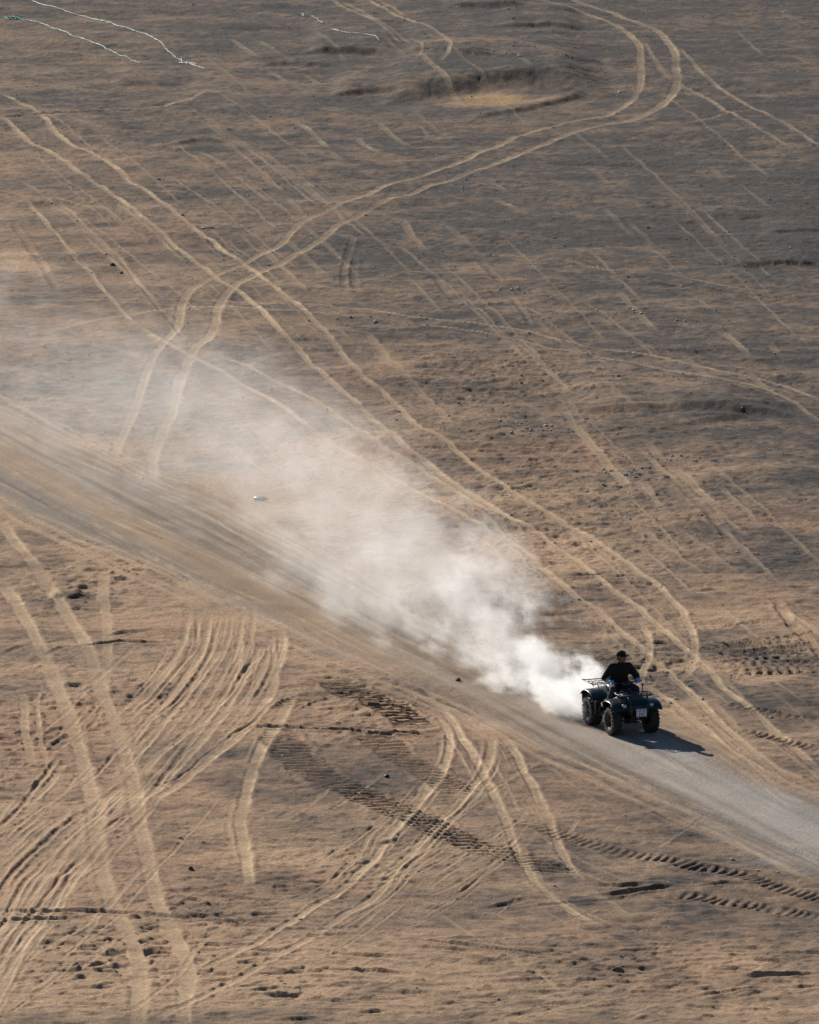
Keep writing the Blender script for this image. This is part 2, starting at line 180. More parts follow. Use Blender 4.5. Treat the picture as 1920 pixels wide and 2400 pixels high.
 ('L',0.10,0.020,0.50,[(2.22,170.29),(2.59,168.47),(2.95,166.87)]),
 ('D',0.14,0.050,0.30,[(-7.89,175.13),(-7.13,175.05),(-6.45,175.13),(-5.81,175.05),(-5.43,174.93),(-4.85,174.66),(-3.88,174.16),(-3.54,174.01),(-2.98,173.63),(-2.70,173.51)]),
 ('D',0.12,0.070,0.30,[(-7.85,174.24),(-7.26,174.36),(-6.88,174.36),(-6.16,174.39)]),
 ('D',0.20,0.120,0.30,[(-8.79,201.64),(-8.59,202.35),(-8.29,202.77)]),
 ('D',0.22,0.130,0.30,[(-7.89,201.64),(-7.62,202.35),(-7.32,202.51)]),
 ('D',0.14,0.080,0.30,[(-7.11,202.51),(-6.71,202.92),(-6.28,203.33),(-5.93,203.08),(-5.15,203.23)]),
 ('D',0.14,0.070,0.30,[(-8.01,202.92),(-7.76,203.33),(-7.46,203.65)]),
 ('D',0.14,0.070,0.30,[(-6.59,203.91),(-6.31,204.38),(-5.65,204.38)]),
 ('D',0.14,0.080,0.30,[(-3.33,193.22),(-2.76,193.37),(-2.06,193.04),(-1.30,192.85),(-0.56,192.38),(0.00,192.52),(0.50,192.20)]),
 ('D',0.12,0.060,0.30,[(5.25,167.33),(5.58,167.65),(5.92,167.93),(6.37,168.15),(6.60,167.93)]),
 ('D',0.16,0.080,0.30,[(6.07,169.05),(6.52,169.23),(7.06,169.31),(7.64,169.45)]),
 ('D',0.16,0.080,0.30,[(6.91,168.22),(7.60,168.40)]),
 ('D',0.12,0.070,0.30,[(6.41,170.77),(6.79,170.55),(7.14,170.04)]),
 ('D',0.16,0.080,0.30,[(5.27,171.59),(5.58,171.55)]),
 ('D',0.14,0.070,0.30,[(-1.98,169.20),(-1.59,169.09),(-1.26,169.05)]),
 ('D',0.12,0.060,0.30,[(-1.71,169.85),(-1.15,169.74),(-0.50,169.56),(0.00,169.45)]),
 ('D',0.12,0.060,0.30,[(-1.38,171.22),(-0.83,171.07),(0.00,170.77)]),
 ('D',0.16,0.080,0.30,[(-0.96,165.95),(-0.70,165.99),(-0.38,166.06)]),
 ('D',0.16,0.090,0.30,[(-2.32,165.39),(-2.00,165.46),(-1.59,165.57)]),
 ('D',0.12,0.060,0.30,[(0.00,172.45),(0.51,172.19),(1.07,171.93),(1.78,171.48),(2.21,171.18),(2.88,170.88)]),
 ('D',0.12,0.050,0.30,[(0.00,171.70),(0.56,171.59),(1.11,171.33),(1.55,171.03)]),
 ('D',0.10,0.050,0.30,[(1.36,175.32),(2.04,175.95),(2.35,176.30)]),
 ('D',0.14,0.060,0.30,[(2.64,170.26),(3.09,170.15),(3.36,170.66)]),
 ('D',0.16,0.090,0.30,[(3.52,177.49),(3.79,177.45),(4.12,177.29),(4.62,177.61)]),
 ('D',0.16,0.090,0.30,[(3.61,176.54),(3.94,176.65),(4.44,176.97),(5.11,177.37)]),
 ('D',0.14,0.070,0.30,[(5.56,177.41),(6.01,177.49),(6.39,177.49)]),
 ('D',0.12,0.060,0.30,[(3.41,211.29),(4.10,211.29),(4.59,211.57)]),
 ('D',0.20,0.100,0.30,[(4.68,211.18),(4.98,211.40),(5.22,211.40)]),
 ('D',0.16,0.080,0.30,[(6.48,209.47),(6.78,209.63),(7.16,209.58)]),
 ('D',0.14,0.080,0.30,[(8.52,209.80),(8.91,209.74),(9.21,209.85)]),
 ('D',0.14,0.060,0.30,[(6.50,215.10),(6.75,215.27),(7.00,215.33)]),
 ('D',0.12,0.060,0.30,[(6.82,212.75),(7.16,212.64),(7.42,212.87)]),
 ('D',0.16,0.070,0.30,[(5.06,208.65),(5.21,208.92),(5.33,209.03)]),
 ('D',0.12,0.060,0.30,[(3.82,171.44),(4.31,171.59),(4.79,171.66)]),
 ('D',0.16,0.090,0.30,[(4.16,165.46),(4.32,165.64),(4.47,165.60)]),
 ('D',0.14,0.080,0.30,[(4.58,165.26),(4.85,165.36)]),
 ('D',0.14,0.070,0.30,[(6.40,166.80),(6.63,166.58),(6.81,166.37)]),
 ('D',0.20,0.100,0.30,[(6.38,166.30),(6.58,166.34)]),
 ('D',0.14,0.080,0.30,[(-5.44,174.93),(-5.36,174.82)]),
 ('D',0.14,0.070,0.30,[(-3.78,169.38),(-3.46,169.34)]),
 ('D',0.16,0.090,0.30,[(-6.35,169.67),(-5.96,169.71)]),
 ('D',0.16,0.090,0.30,[(-5.80,169.63),(-5.28,169.60)]),
 ('D',0.16,0.080,0.30,[(-2.83,169.27),(-2.58,169.45)]),
 ('D',0.18,0.090,0.30,[(-2.73,167.86),(-2.49,168.01)]),
 ('D',0.20,0.100,0.30,[(-2.45,167.19),(-2.27,167.15)]),
 ('D',0.14,0.070,0.30,[(-2.52,169.23),(-2.05,169.23)]),
 ('D',0.12,0.060,0.30,[(-8.40,188.95),(-7.88,188.91),(-7.64,188.59)]),
 ('D',0.10,0.050,0.30,[(-8.37,188.19),(-7.93,188.01),(-7.65,187.70)]),
 ('D',0.12,0.070,0.30,[(-0.50,181.18),(-0.25,181.52),(-0.13,181.64)]),
 ('D',0.16,0.100,0.50,[(-2.31,204.64),(-1.63,202.61),(-1.10,201.49),(-0.58,200.07),(-0.06,198.67),(0.76,196.71),(1.41,195.46),(1.88,194.26),(2.48,192.34),(3.07,190.40),(3.76,188.77)]),
 ('D',0.20,0.140,0.55,[(4.18,188.10),(4.42,187.66),(4.87,186.64),(5.32,185.55),(5.78,184.60),(6.21,183.53),(6.87,182.02),(7.40,180.73),(7.73,179.99),(8.29,178.57)]),
 ('D',0.20,0.100,0.50,[(-10.07,225.19),(-9.30,223.18),(-8.72,221.46),(-8.22,220.12),(-7.57,218.50),(-6.81,216.38),(-6.19,214.41),(-5.46,212.36),(-5.02,211.29),(-4.66,210.35),(-3.96,208.54),(-3.39,206.86)]),
 ('D',0.10,0.060,0.40,[(5.12,184.17),(5.77,182.90),(6.40,181.43),(6.86,180.19)]),
 ('L',0.17,0.012,0.38,[(-11.63,227.41),(-10.56,224.67),(-9.48,221.01),(-8.48,218.94),(-7.49,216.60),(-6.53,214.25),(-5.58,212.09),(-4.64,209.12),(-3.73,207.00),(-2.84,204.99),(-1.97,202.76),(-1.11,200.79),(-0.28,198.84),(0.55,196.87),(1.35,194.72),(2.14,192.60),(2.91,190.66),(3.68,188.92),(4.42,186.89),(5.15,185.21),(5.88,183.69),(6.59,182.09),(7.27,180.22),(7.96,178.72)]),
 ('L',0.13,0.012,0.30,[(-9.23,222.58),(-8.23,220.35),(-7.23,217.84),(-6.26,215.28),(-5.30,212.83),(-4.37,210.36),(-3.46,208.31),(-2.57,206.07),(-1.69,203.63),(-0.84,201.39)]),
 ('L',0.21,0.012,0.26,[(-2.48,206.73),(-1.60,204.20),(-0.75,201.93),(0.09,200.05),(0.92,198.02),(1.72,195.90),(2.51,193.51),(3.28,191.52),(4.04,189.74),(4.79,188.16),(5.53,186.61),(6.26,184.84),(6.95,182.80),(7.64,181.05),(8.34,179.73)]),
 ('L',0.11,0.012,0.34,[(-11.87,232.20),(-10.79,229.74),(-9.71,226.63),(-8.68,224.09),(-7.65,221.38),(-6.66,218.67),(-5.69,216.52),(-4.75,214.24),(-3.81,211.87),(-2.90,209.28),(-2.00,206.55),(-1.13,204.24),(-0.28,202.16),(0.56,200.15),(1.37,197.83),(2.17,195.43),(2.95,193.32)]),
 ('L',0.21,0.012,0.30,[(-11.37,233.05),(-10.30,230.53),(-9.21,227.20),(-8.17,224.33),(-7.16,221.72),(-6.17,219.35),(-5.21,217.28),(-4.26,214.75),(-3.33,211.98),(-2.42,209.28),(-1.53,206.89),(-0.66,204.56),(0.19,202.29),(1.02,199.89),(1.83,197.57),(2.62,195.40),(3.41,193.64),(4.18,191.89),(4.93,190.14),(5.67,188.40),(6.40,186.60),(7.10,184.63),(7.81,183.11)]),
 ('L',0.14,0.012,0.38,[(-12.07,236.34),(-10.97,233.69),(-9.87,230.34),(-8.80,227.33),(-7.77,224.87),(-6.77,222.41),(-5.79,220.16),(-4.82,217.81),(-3.87,214.90),(-2.94,212.19)]),
 ('L',0.14,0.012,0.26,[(-0.57,206.05),(0.28,203.40),(1.12,201.02),(1.93,198.92),(2.73,196.92),(3.52,194.99),(4.29,193.02),(5.05,191.27),(5.80,189.75),(6.53,188.03),(7.24,185.89),(7.95,184.27)]),
 ('L',0.21,0.012,0.42,[(-12.22,239.23),(-11.09,236.29),(-9.98,233.15),(-8.90,230.20),(-7.87,227.90),(-6.85,225.19),(-5.85,222.55),(-4.88,220.36),(-3.91,217.47),(-2.97,214.80),(-2.06,212.10),(-1.16,209.20),(-0.29,206.18),(0.56,203.68),(1.40,201.51),(2.21,199.45),(3.01,197.31),(3.79,195.22),(4.57,193.41),(5.33,191.86),(6.09,190.53),(6.81,188.37),(7.50,186.02),(8.22,184.68)]),
 ('L',0.17,0.012,0.47,[(-12.30,240.85),(-11.17,237.97),(-10.06,235.13),(-8.98,232.10),(-7.93,229.66),(-6.89,226.72),(-5.88,224.02),(-4.91,222.12),(-3.94,219.23),(-2.99,216.38),(-2.07,213.43),(-1.17,210.33),(-0.29,207.26),(0.57,204.82),(1.41,202.65),(2.22,200.46),(3.03,198.19),(3.81,196.09),(4.59,194.46),(5.36,192.99),(6.12,191.60),(6.84,189.22),(7.53,186.78),(8.26,185.59)]),
 ('L',0.14,0.012,0.34,[(-9.29,234.65),(-8.22,231.86),(-7.17,228.95),(-6.14,226.04),(-5.17,224.38),(-4.19,221.66),(-3.23,218.53),(-2.29,215.39),(-1.37,212.28),(-0.48,209.15),(0.38,206.50)]),
 ('L',0.17,0.012,0.38,[(-8.63,217.55),(-7.64,215.01),(-6.67,212.62),(-5.74,210.77),(-4.80,208.03),(-3.90,205.72),(-3.01,203.64),(-2.14,201.44),(-1.29,199.67),(-0.46,198.02),(0.36,196.26),(1.17,193.94),(1.95,191.76),(2.73,189.80),(3.49,188.24),(4.23,186.29),(4.96,184.45),(5.68,182.72),(6.39,181.18),(7.08,179.57),(7.77,178.09)]),
 ('L',0.14,0.012,0.30,[(-6.43,211.02),(-5.51,209.24),(-4.57,206.32),(-3.68,204.34),(-2.80,202.22),(-1.94,199.96),(-1.10,198.38),(-0.27,196.97),(0.54,195.20),(1.34,192.85),(2.12,190.50)]),
 ('L',0.06,0.022,0.39,[(5.31,206.73),(5.49,205.56),(5.51,204.40)]),
 ('L',0.13,0.022,0.26,[(4.89,204.15),(4.90,202.85),(4.85,201.57)]),
 ('L',0.11,0.022,0.38,[(5.16,205.96),(5.32,204.80),(5.36,203.65)]),
 ('L',0.11,0.022,0.33,[(6.41,192.61),(6.69,191.03),(7.00,189.89),(7.32,188.77)]),
 ('L',0.06,0.022,0.41,[(6.10,195.49),(6.42,194.11),(6.67,192.93)]),
 ('L',0.10,0.022,0.36,[(5.31,195.67),(5.61,194.33),(5.92,192.96),(6.18,191.80)]),
 ('L',0.10,0.022,0.47,[(0.42,195.08),(0.69,193.38),(0.76,192.21),(0.97,190.55),(1.19,188.56),(1.36,186.57)]),
 ('L',0.13,0.022,0.44,[(2.13,181.68),(2.25,180.36),(2.40,179.09),(2.54,177.96),(2.71,176.97),(2.90,176.10)]),
 ('L',0.10,0.022,0.34,[(1.58,190.70),(1.77,188.71),(1.97,186.71),(2.12,185.01),(2.23,183.35)]),
 ('L',0.11,0.022,0.40,[(2.23,189.05),(2.38,187.58),(2.52,186.00)]),
 ('L',0.11,0.022,0.35,[(2.38,187.00),(2.51,185.43),(2.62,183.97),(2.70,182.70)]),
 ('L',0.08,0.022,0.30,[(1.57,192.43),(1.79,191.14),(1.96,189.86),(2.05,188.60)]),
 ('L',0.10,0.022,0.50,[(0.73,187.61),(0.52,186.03),(0.32,184.82),(0.08,183.45),(-0.19,181.98),(-0.43,180.69),(-0.60,179.26)]),
 ('L',0.12,0.022,0.41,[(0.63,192.23),(0.65,190.98),(0.59,189.57),(0.44,187.95),(0.21,186.36),(0.04,185.15),(-0.21,183.77),(-0.50,182.29),(-0.70,181.00),(-0.85,179.57)]),
 ('L',0.12,0.022,0.47,[(-0.35,184.24),(-0.62,182.75),(-0.85,181.45),(-1.00,180.01),(-1.29,178.75),(-1.55,177.55),(-1.79,176.63)]),
 ('L',0.11,0.022,0.47,[(1.82,190.37),(1.75,188.74),(1.50,187.05),(1.20,185.31),(0.80,183.38),(0.47,181.70),(0.13,179.84),(-0.17,178.50),(-0.40,176.79)]),
 ('L',0.10,0.022,0.28,[(1.46,191.86),(1.46,190.30),(1.37,188.67),(1.13,186.99),(0.85,185.24),(0.46,183.31)]),
 ('L',0.09,0.022,0.44,[(1.86,190.16),(1.76,188.53),(1.52,186.85),(1.24,185.10),(0.84,183.18),(0.48,181.50),(0.16,179.65),(-0.15,178.31)]),
 ('L',0.09,0.022,0.28,[(-5.25,203.41),(-5.40,200.84),(-5.64,198.07)]),
 ('L',0.06,0.022,0.29,[(-4.76,203.34),(-4.92,200.78),(-5.16,198.01)]),
 ('L',0.08,0.022,0.31,[(-5.39,201.58),(-5.60,198.78),(-5.97,196.33)]),
 ('L',0.13,0.022,0.38,[(-4.10,206.58),(-4.10,205.39),(-4.16,202.78)]),
 ('L',0.07,0.022,0.45,[(-4.35,207.31),(-4.32,206.12),(-4.39,203.48)]),
 ('L',0.12,0.022,0.33,[(-4.63,202.67),(-4.87,199.29),(-5.19,196.55)]),
 ('L',0.13,0.022,0.29,[(-4.65,199.90),(-4.95,197.42),(-5.37,194.20)]),
 ('L',0.12,0.022,0.31,[(-5.17,194.64),(-5.68,190.99),(-5.81,188.97)]),
 ('L',0.08,0.022,0.31,[(-5.00,197.56),(-5.41,194.34),(-5.89,190.71)]),
 ('L',0.09,0.022,0.40,[(-3.49,197.55),(-3.82,194.86),(-4.39,192.50)]),
 ('L',0.07,0.022,0.27,[(-3.29,202.42),(-3.35,199.60),(-3.46,197.12),(-3.83,194.44)]),
 ('L',0.09,0.022,0.40,[(-3.57,204.70),(-3.45,202.39),(-3.54,199.57)]),
 ('L',0.10,0.022,0.49,[(-2.85,202.33),(-3.07,200.07),(-3.34,197.32)]),
 ('L',0.12,0.022,0.41,[(-3.08,202.92),(-3.31,200.65),(-3.59,197.88)]),
 ('L',0.10,0.022,0.42,[(-3.58,202.28),(-3.81,200.02),(-4.06,197.26)]),
 ('L',0.07,0.022,0.47,[(-2.80,203.93),(-2.78,202.20),(-3.00,199.11)]),
 ('L',0.12,0.022,0.25,[(-3.27,202.70),(-3.51,199.60),(-3.72,197.39)]),
 ('L',0.12,0.022,0.38,[(-3.42,199.62),(-3.65,197.42),(-3.81,195.80)]),
 ('L',0.10,0.022,0.30,[(-2.77,197.47),(-2.98,195.31),(-3.32,193.20),(-3.84,190.62)]),
 ('L',0.10,0.022,0.45,[(-3.33,197.41),(-3.54,195.26),(-3.86,193.15)]),
 ('L',0.12,0.022,0.41,[(-3.34,196.49),(-3.55,194.35),(-3.87,192.26),(-4.39,189.71)]),
 ('L',0.10,0.022,0.31,[(-3.07,193.23),(-3.25,191.68),(-3.42,188.89)]),
 ('L',0.12,0.022,0.46,[(-3.55,186.00),(-3.60,183.84),(-3.62,182.66),(-3.54,181.81),(-3.42,179.75)]),
 ('L',0.11,0.022,0.34,[(-3.49,184.61),(-3.52,183.42),(-3.47,182.56)]),
 ('L',0.12,0.022,0.32,[(-6.61,189.44),(-6.86,187.70),(-7.08,185.86)]),
 ('L',0.13,0.022,0.33,[(-7.25,189.84),(-7.50,188.09),(-7.71,186.25)]),
 ('L',0.06,0.022,0.32,[(-7.20,189.75),(-7.42,188.00),(-7.67,186.16)]),
 ('L',0.13,0.022,0.31,[(-7.46,182.24),(-7.73,180.74),(-7.86,179.96)]),
 ('L',0.12,0.022,0.28,[(-7.31,182.78),(-7.63,181.26),(-7.75,180.48)]),
 ('L',0.12,0.022,0.44,[(-7.44,181.90),(-7.73,180.40),(-7.86,179.62)]),
 ('L',0.12,0.022,0.50,[(-7.26,183.69),(-7.56,182.16),(-7.78,181.23)]),
 ('L',0.12,0.022,0.42,[(-7.88,184.29),(-8.18,182.76),(-8.37,181.82)]),
 ('L',0.11,0.022,0.46,[(-7.32,184.17),(-7.66,182.64),(-7.85,181.71)]),
 ('L',0.09,0.022,0.38,[(-7.62,183.91),(-7.81,182.74),(-8.12,180.76)]),
 ('L',0.12,0.022,0.43,[(-7.34,184.50),(-7.54,183.31),(-7.90,181.33)]),
 ('L',0.10,0.022,0.34,[(-7.10,183.54),(-7.27,182.36),(-7.62,180.40)]),
 ('L',0.10,0.022,0.26,[(-6.67,180.38),(-6.97,177.91),(-7.15,175.93)]),
 ('L',0.11,0.022,0.26,[(-6.65,182.36),(-6.87,181.20),(-7.06,180.08)]),
 ('L',0.10,0.022,0.34,[(-6.21,182.19),(-6.44,181.04),(-6.62,179.91)]),
 ('L',0.10,0.022,0.39,[(-6.64,175.81),(-6.83,174.19),(-7.03,172.81)]),
 ('L',0.11,0.022,0.40,[(-7.01,177.34),(-7.16,176.02),(-7.37,174.40)]),
 ('L',0.06,0.022,0.37,[(-6.45,179.67),(-6.74,178.77),(-6.86,177.21),(-7.04,175.89)]),
 ('L',0.06,0.022,0.38,[(2.44,166.24),(2.88,166.63),(3.29,167.13)]),
 ('L',0.07,0.022,0.42,[(2.44,166.03),(2.88,166.62),(3.34,167.01)]),
 ('L',0.08,0.022,0.38,[(2.51,166.65),(2.94,167.04),(3.39,167.54)]),
 ('L',0.12,0.025,0.32,[(1.69,181.77),(1.23,180.35),(0.75,179.12),(0.32,178.16)]),
 ('L',0.09,0.025,0.38,[(1.18,184.49),(0.88,183.43),(0.56,182.52),(0.28,181.79)]),
 ('L',0.07,0.025,0.54,[(0.80,182.00),(0.50,181.02),(0.19,180.16),(-0.10,179.48)]),
 ('L',0.09,0.025,0.39,[(0.52,181.03),(0.06,179.68),(-0.42,178.51),(-0.86,177.59)]),
 ('L',0.11,0.025,0.34,[(1.90,182.34),(1.43,181.12),(0.94,180.07),(0.50,179.24)]),
 ('L',0.11,0.025,0.35,[(1.27,181.65),(0.80,180.17),(0.31,178.89),(-0.13,177.89)]),
 ('L',0.10,0.025,0.38,[(2.35,181.48),(1.79,179.44),(1.22,177.68),(0.71,176.32)]),
 ('L',0.08,0.025,0.42,[(0.87,183.49),(0.50,182.46),(0.10,181.56),(-0.25,180.85)]),
 ('L',0.13,0.025,0.50,[(0.84,183.20),(0.32,181.78),(-0.21,180.55),(-0.70,179.58)]),
 ('L',0.14,0.025,0.31,[(0.91,180.67),(0.59,179.92),(0.26,179.26),(-0.05,178.75)]),
 ('L',0.11,0.025,0.36,[(0.18,180.49),(-0.07,179.66),(-0.33,178.94),(-0.57,178.37)]),
 ('L',0.10,0.025,0.48,[(0.72,179.96),(0.32,178.92),(-0.10,178.01),(-0.48,177.30)]),
 ('L',0.07,0.025,0.30,[(0.84,184.75),(0.27,183.38),(-0.32,182.19),(-0.86,181.26)]),
 ('L',0.14,0.025,0.39,[(2.44,182.84),(1.89,181.12),(1.31,179.63),(0.79,178.47)]),
 ('L',0.12,0.025,0.44,[(0.96,181.49),(0.71,180.78),(0.44,180.16),(0.20,179.67)]),
 ('L',0.10,0.025,0.32,[(1.27,180.12),(0.85,178.70),(0.41,177.46),(0.01,176.49)]),
 ('L',0.12,0.012,0.24,[(0.19,292.57),(0.47,290.55),(0.75,288.85)]),
 ('L',0.24,0.012,0.23,[(5.79,231.22),(6.08,228.93),(6.37,227.01)]),
 ('L',0.17,0.012,0.29,[(7.45,224.42),(7.88,220.99),(8.31,217.93)]),
 ('L',0.15,0.012,0.17,[(3.28,251.83),(3.88,247.91),(4.47,244.45)]),
 ('L',0.18,0.012,0.32,[(4.10,247.54),(4.40,245.79),(4.70,243.94)]),
 ('L',0.24,0.012,0.16,[(0.79,270.55),(1.43,266.64),(2.06,263.05)]),
 ('L',0.12,0.012,0.22,[(6.73,265.55),(7.24,262.05),(7.73,258.41)]),
 ('L',0.22,0.012,0.30,[(5.72,256.86),(6.17,252.56),(6.61,248.84)]),
 ('L',0.22,0.012,0.30,[(8.77,241.96),(9.06,239.53),(9.35,237.47)]),
 ('L',0.13,0.012,0.28,[(5.94,247.86),(6.24,245.80),(6.52,243.49)]),
 ('L',0.22,0.012,0.19,[(9.10,282.15),(9.31,279.77),(9.52,277.79)]),
 ('L',0.11,0.012,0.24,[(7.75,255.96),(8.05,253.93),(8.35,252.15)]),
 ('L',0.20,0.012,0.19,[(4.97,290.97),(5.58,287.15),(6.18,282.85)]),
 ('L',0.19,0.012,0.26,[(-3.27,316.99),(-2.67,312.67),(-2.08,308.76)]),
 ('L',0.14,0.012,0.18,[(9.82,278.61),(10.27,275.01),(10.72,271.90)]),
 ('L',0.13,0.012,0.20,[(-0.64,244.45),(-0.02,240.89),(0.58,237.43)]),
 ('L',0.24,0.012,0.31,[(0.20,309.63),(0.94,303.41),(1.66,297.72)]),
 ('L',0.25,0.012,0.18,[(7.19,244.99),(7.53,242.32),(7.85,239.39)]),
 ('L',0.24,0.012,0.23,[(-3.64,266.87),(-2.92,262.43),(-2.23,258.19)]),
 ('L',0.16,0.012,0.26,[(-2.15,250.27),(-1.78,248.31),(-1.42,246.72)]),
 ('L',0.22,0.012,0.33,[(-1.37,228.12),(-0.81,225.24),(-0.26,222.77)]),
 ('L',0.20,0.012,0.19,[(5.63,273.29),(6.07,269.37),(6.50,265.96)]),
 ('L',0.17,0.012,0.18,[(3.30,309.48),(3.72,306.54),(4.14,303.69)]),
 ('L',0.23,0.012,0.26,[(-1.53,235.37),(-0.97,232.64),(-0.42,229.80)]),
 ('L',0.13,0.012,0.25,[(11.09,318.03),(11.45,313.53),(11.82,309.69)]),
 ('L',0.25,0.012,0.19,[(-0.55,244.60),(-0.23,242.27),(0.07,240.21)]),
 ('L',0.17,0.012,0.26,[(-0.90,314.61),(-0.49,311.44),(-0.08,307.82)]),
 ('L',0.17,0.012,0.22,[(-3.72,275.84),(-3.16,271.72),(-2.62,268.16)]),
 ('L',0.14,0.012,0.18,[(4.95,240.84),(5.45,237.36),(5.94,234.11)]),
 ('L',0.18,0.012,0.33,[(5.61,229.87),(6.13,226.62),(6.62,223.15)]),
 ('L',0.13,0.012,0.25,[(-0.05,258.53),(0.47,255.22),(0.97,251.69)]),
 ('L',0.16,0.012,0.19,[(0.12,296.26),(0.56,292.88),(0.99,289.55)]),
 ('L',0.21,0.012,0.17,[(5.41,282.53),(5.75,279.72),(6.10,277.15)]),
 ('L',0.22,0.012,0.18,[(-5.94,263.32),(-5.52,260.92),(-5.11,258.12)]),
 ('L',0.16,0.012,0.26,[(6.26,270.44),(6.62,267.78),(6.98,265.05)]),
 ('L',0.21,0.012,0.33,[(-4.33,265.38),(-3.54,260.23),(-2.77,255.22)]),
 ('L',0.12,0.012,0.27,[(-0.24,237.97),(0.02,236.25),(0.28,234.57)]),
 ('L',0.11,0.012,0.28,[(8.01,310.56),(8.52,305.05),(9.01,299.44)]),
 ('L',0.18,0.012,0.34,[(5.43,224.51),(5.60,223.23),(5.79,222.28)]),
 ('D',0.16,0.030,0.30,[(3.31,168.67),(4.01,168.54),(4.71,168.47)]),
 ('D',0.16,0.020,0.30,[(-2.27,172.61),(-1.73,172.78),(-1.18,172.77)]),
 ('D',0.16,0.030,0.30,[(0.36,172.29),(1.04,172.55),(1.73,172.64)]),
 ('D',0.16,0.030,0.30,[(-2.16,166.96),(-1.68,167.09),(-1.21,167.08)]),
 ('D',0.16,0.020,0.30,[(4.16,168.99),(4.52,169.03),(4.87,169.13)]),
 ('D',0.16,0.027,0.30,[(-1.48,168.96),(-0.93,168.91),(-0.38,168.77)]),
 ('D',0.16,0.024,0.30,[(1.60,167.62),(2.29,167.68),(2.98,167.86)]),
 ('D',0.16,0.029,0.30,[(-2.97,170.47),(-2.43,170.61),(-1.88,170.68)]),
 ('D',0.16,0.024,0.30,[(5.44,169.72),(5.88,169.69),(6.33,169.70)]),
 ('D',0.16,0.028,0.30,[(-1.99,166.34),(-1.32,166.18),(-0.64,166.18)]),
 ('D',0.16,0.023,0.30,[(-3.95,165.73),(-3.65,165.91),(-3.35,165.96)]),
 ('D',0.16,0.023,0.30,[(-2.46,165.72),(-2.22,165.81),(-1.99,165.75)]),
 ('D',0.16,0.024,0.30,[(-2.80,170.18),(-2.40,170.21),(-2.01,170.22)]),
 ('D',0.16,0.026,0.30,[(-1.48,168.26),(-1.02,168.45),(-0.56,168.60)]),
 ('D',0.16,0.026,0.30,[(4.26,172.02),(4.76,172.07),(5.27,172.27)]),
 ('D',0.16,0.032,0.30,[(1.38,168.55),(2.09,168.77),(2.81,168.96)]),
 ('D',0.16,0.024,0.30,[(1.19,172.04),(1.40,172.18),(1.62,172.19)]),
 ('D',0.16,0.027,0.30,[(3.44,171.84),(4.00,171.63),(4.57,171.60)]),
 ('D',0.16,0.020,0.30,[(3.73,166.36),(3.94,166.39),(4.16,166.39)]),
 ('D',0.16,0.016,0.30,[(2.45,167.32),(2.76,167.37),(3.07,167.53)]),
 ('D',0.16,0.032,0.30,[(3.84,172.35),(4.12,172.54),(4.40,172.55)]),
 ('D',0.19,0.024,0.51,[(-5.48,188.77),(-6.08,186.03),(-6.59,183.53),(-7.19,180.19),(-7.65,177.17),(-8.01,174.24)]),
 ('L',0.15,0.024,0.67,[(-5.52,188.01),(-6.12,185.12),(-6.60,182.39),(-7.21,178.85),(-7.66,175.60),(-8.01,172.49)]),
 ('L',0.13,0.024,0.76,[(-5.59,187.26),(-6.16,184.22),(-6.65,181.27),(-7.24,177.53),(-7.66,174.05),(-8.00,170.77)]),
 ('L',0.20,0.024,0.66,[(-5.64,186.51),(-6.20,183.32),(-6.68,180.15),(-7.26,176.22),(-7.67,172.53),(-8.00,169.09)]),
 ('L',0.17,0.024,0.47,[(-5.64,185.77),(-6.24,182.44),(-6.66,179.05),(-7.28,174.93),(-7.68,171.03),(-7.99,167.43)]),
 ('D',0.20,0.024,0.68,[(-5.78,185.03),(-6.27,181.56),(-6.78,177.97),(-7.30,173.67),(-7.69,169.56),(-7.99,165.81)]),
 ('L',0.19,0.024,0.58,[(-5.75,184.30),(-6.31,180.69),(-6.73,176.89),(-7.32,172.41),(-7.69,168.11),(-7.98,164.22)]),
 ('L',0.17,0.024,0.47,[(-5.80,183.58),(-6.35,179.83),(-6.77,175.83),(-7.34,171.18),(-7.70,166.69),(-7.98,162.66)]),
 ('L',0.19,0.024,0.64,[(-5.86,182.86),(-6.39,178.97),(-6.81,174.78),(-7.36,169.96),(-7.71,165.29),(-7.97,161.12)]),
 ('L',0.13,0.024,0.60,[(-5.88,182.14),(-6.42,178.13),(-6.81,173.74),(-7.39,168.76),(-7.72,163.91),(-7.97,159.62)]),
 ('D',0.16,0.024,0.75,[(-5.96,181.43),(-6.46,177.29),(-6.86,172.72),(-7.41,167.58),(-7.72,162.56),(-7.96,158.14)]),
 ('L',0.12,0.022,0.55,[(-4.96,206.38),(-4.98,203.23),(-5.28,200.17),(-5.74,196.95),(-6.28,193.84)]),
 ('L',0.12,0.022,0.57,[(-4.71,206.60),(-4.73,203.23),(-5.03,199.87),(-5.49,196.47),(-6.03,193.18)]),
 ('L',0.12,0.022,0.56,[(-4.47,206.81),(-4.49,203.23),(-4.78,199.57),(-5.24,195.98),(-5.78,192.52)]),
 ('L',0.12,0.022,0.60,[(-4.23,207.02),(-4.25,203.23),(-4.53,199.27),(-4.99,195.50),(-5.53,191.87)]),
 ('L',0.12,0.022,0.57,[(-3.98,207.24),(-4.00,203.23),(-4.29,198.97),(-4.75,195.02),(-5.28,191.23)]),
 ('L',0.12,0.022,0.52,[(-3.74,207.45),(-3.76,203.23),(-4.04,198.67),(-4.50,194.55),(-5.03,190.58)]),
 ('L',0.12,0.022,0.49,[(-3.49,207.67),(-3.51,203.23),(-3.80,198.38),(-4.26,194.07),(-4.79,189.95)]),
 ('L',0.16,0.020,0.25,[(-5.52,289.97),(-4.21,283.49),(-2.96,276.49),(-1.73,269.43)]),
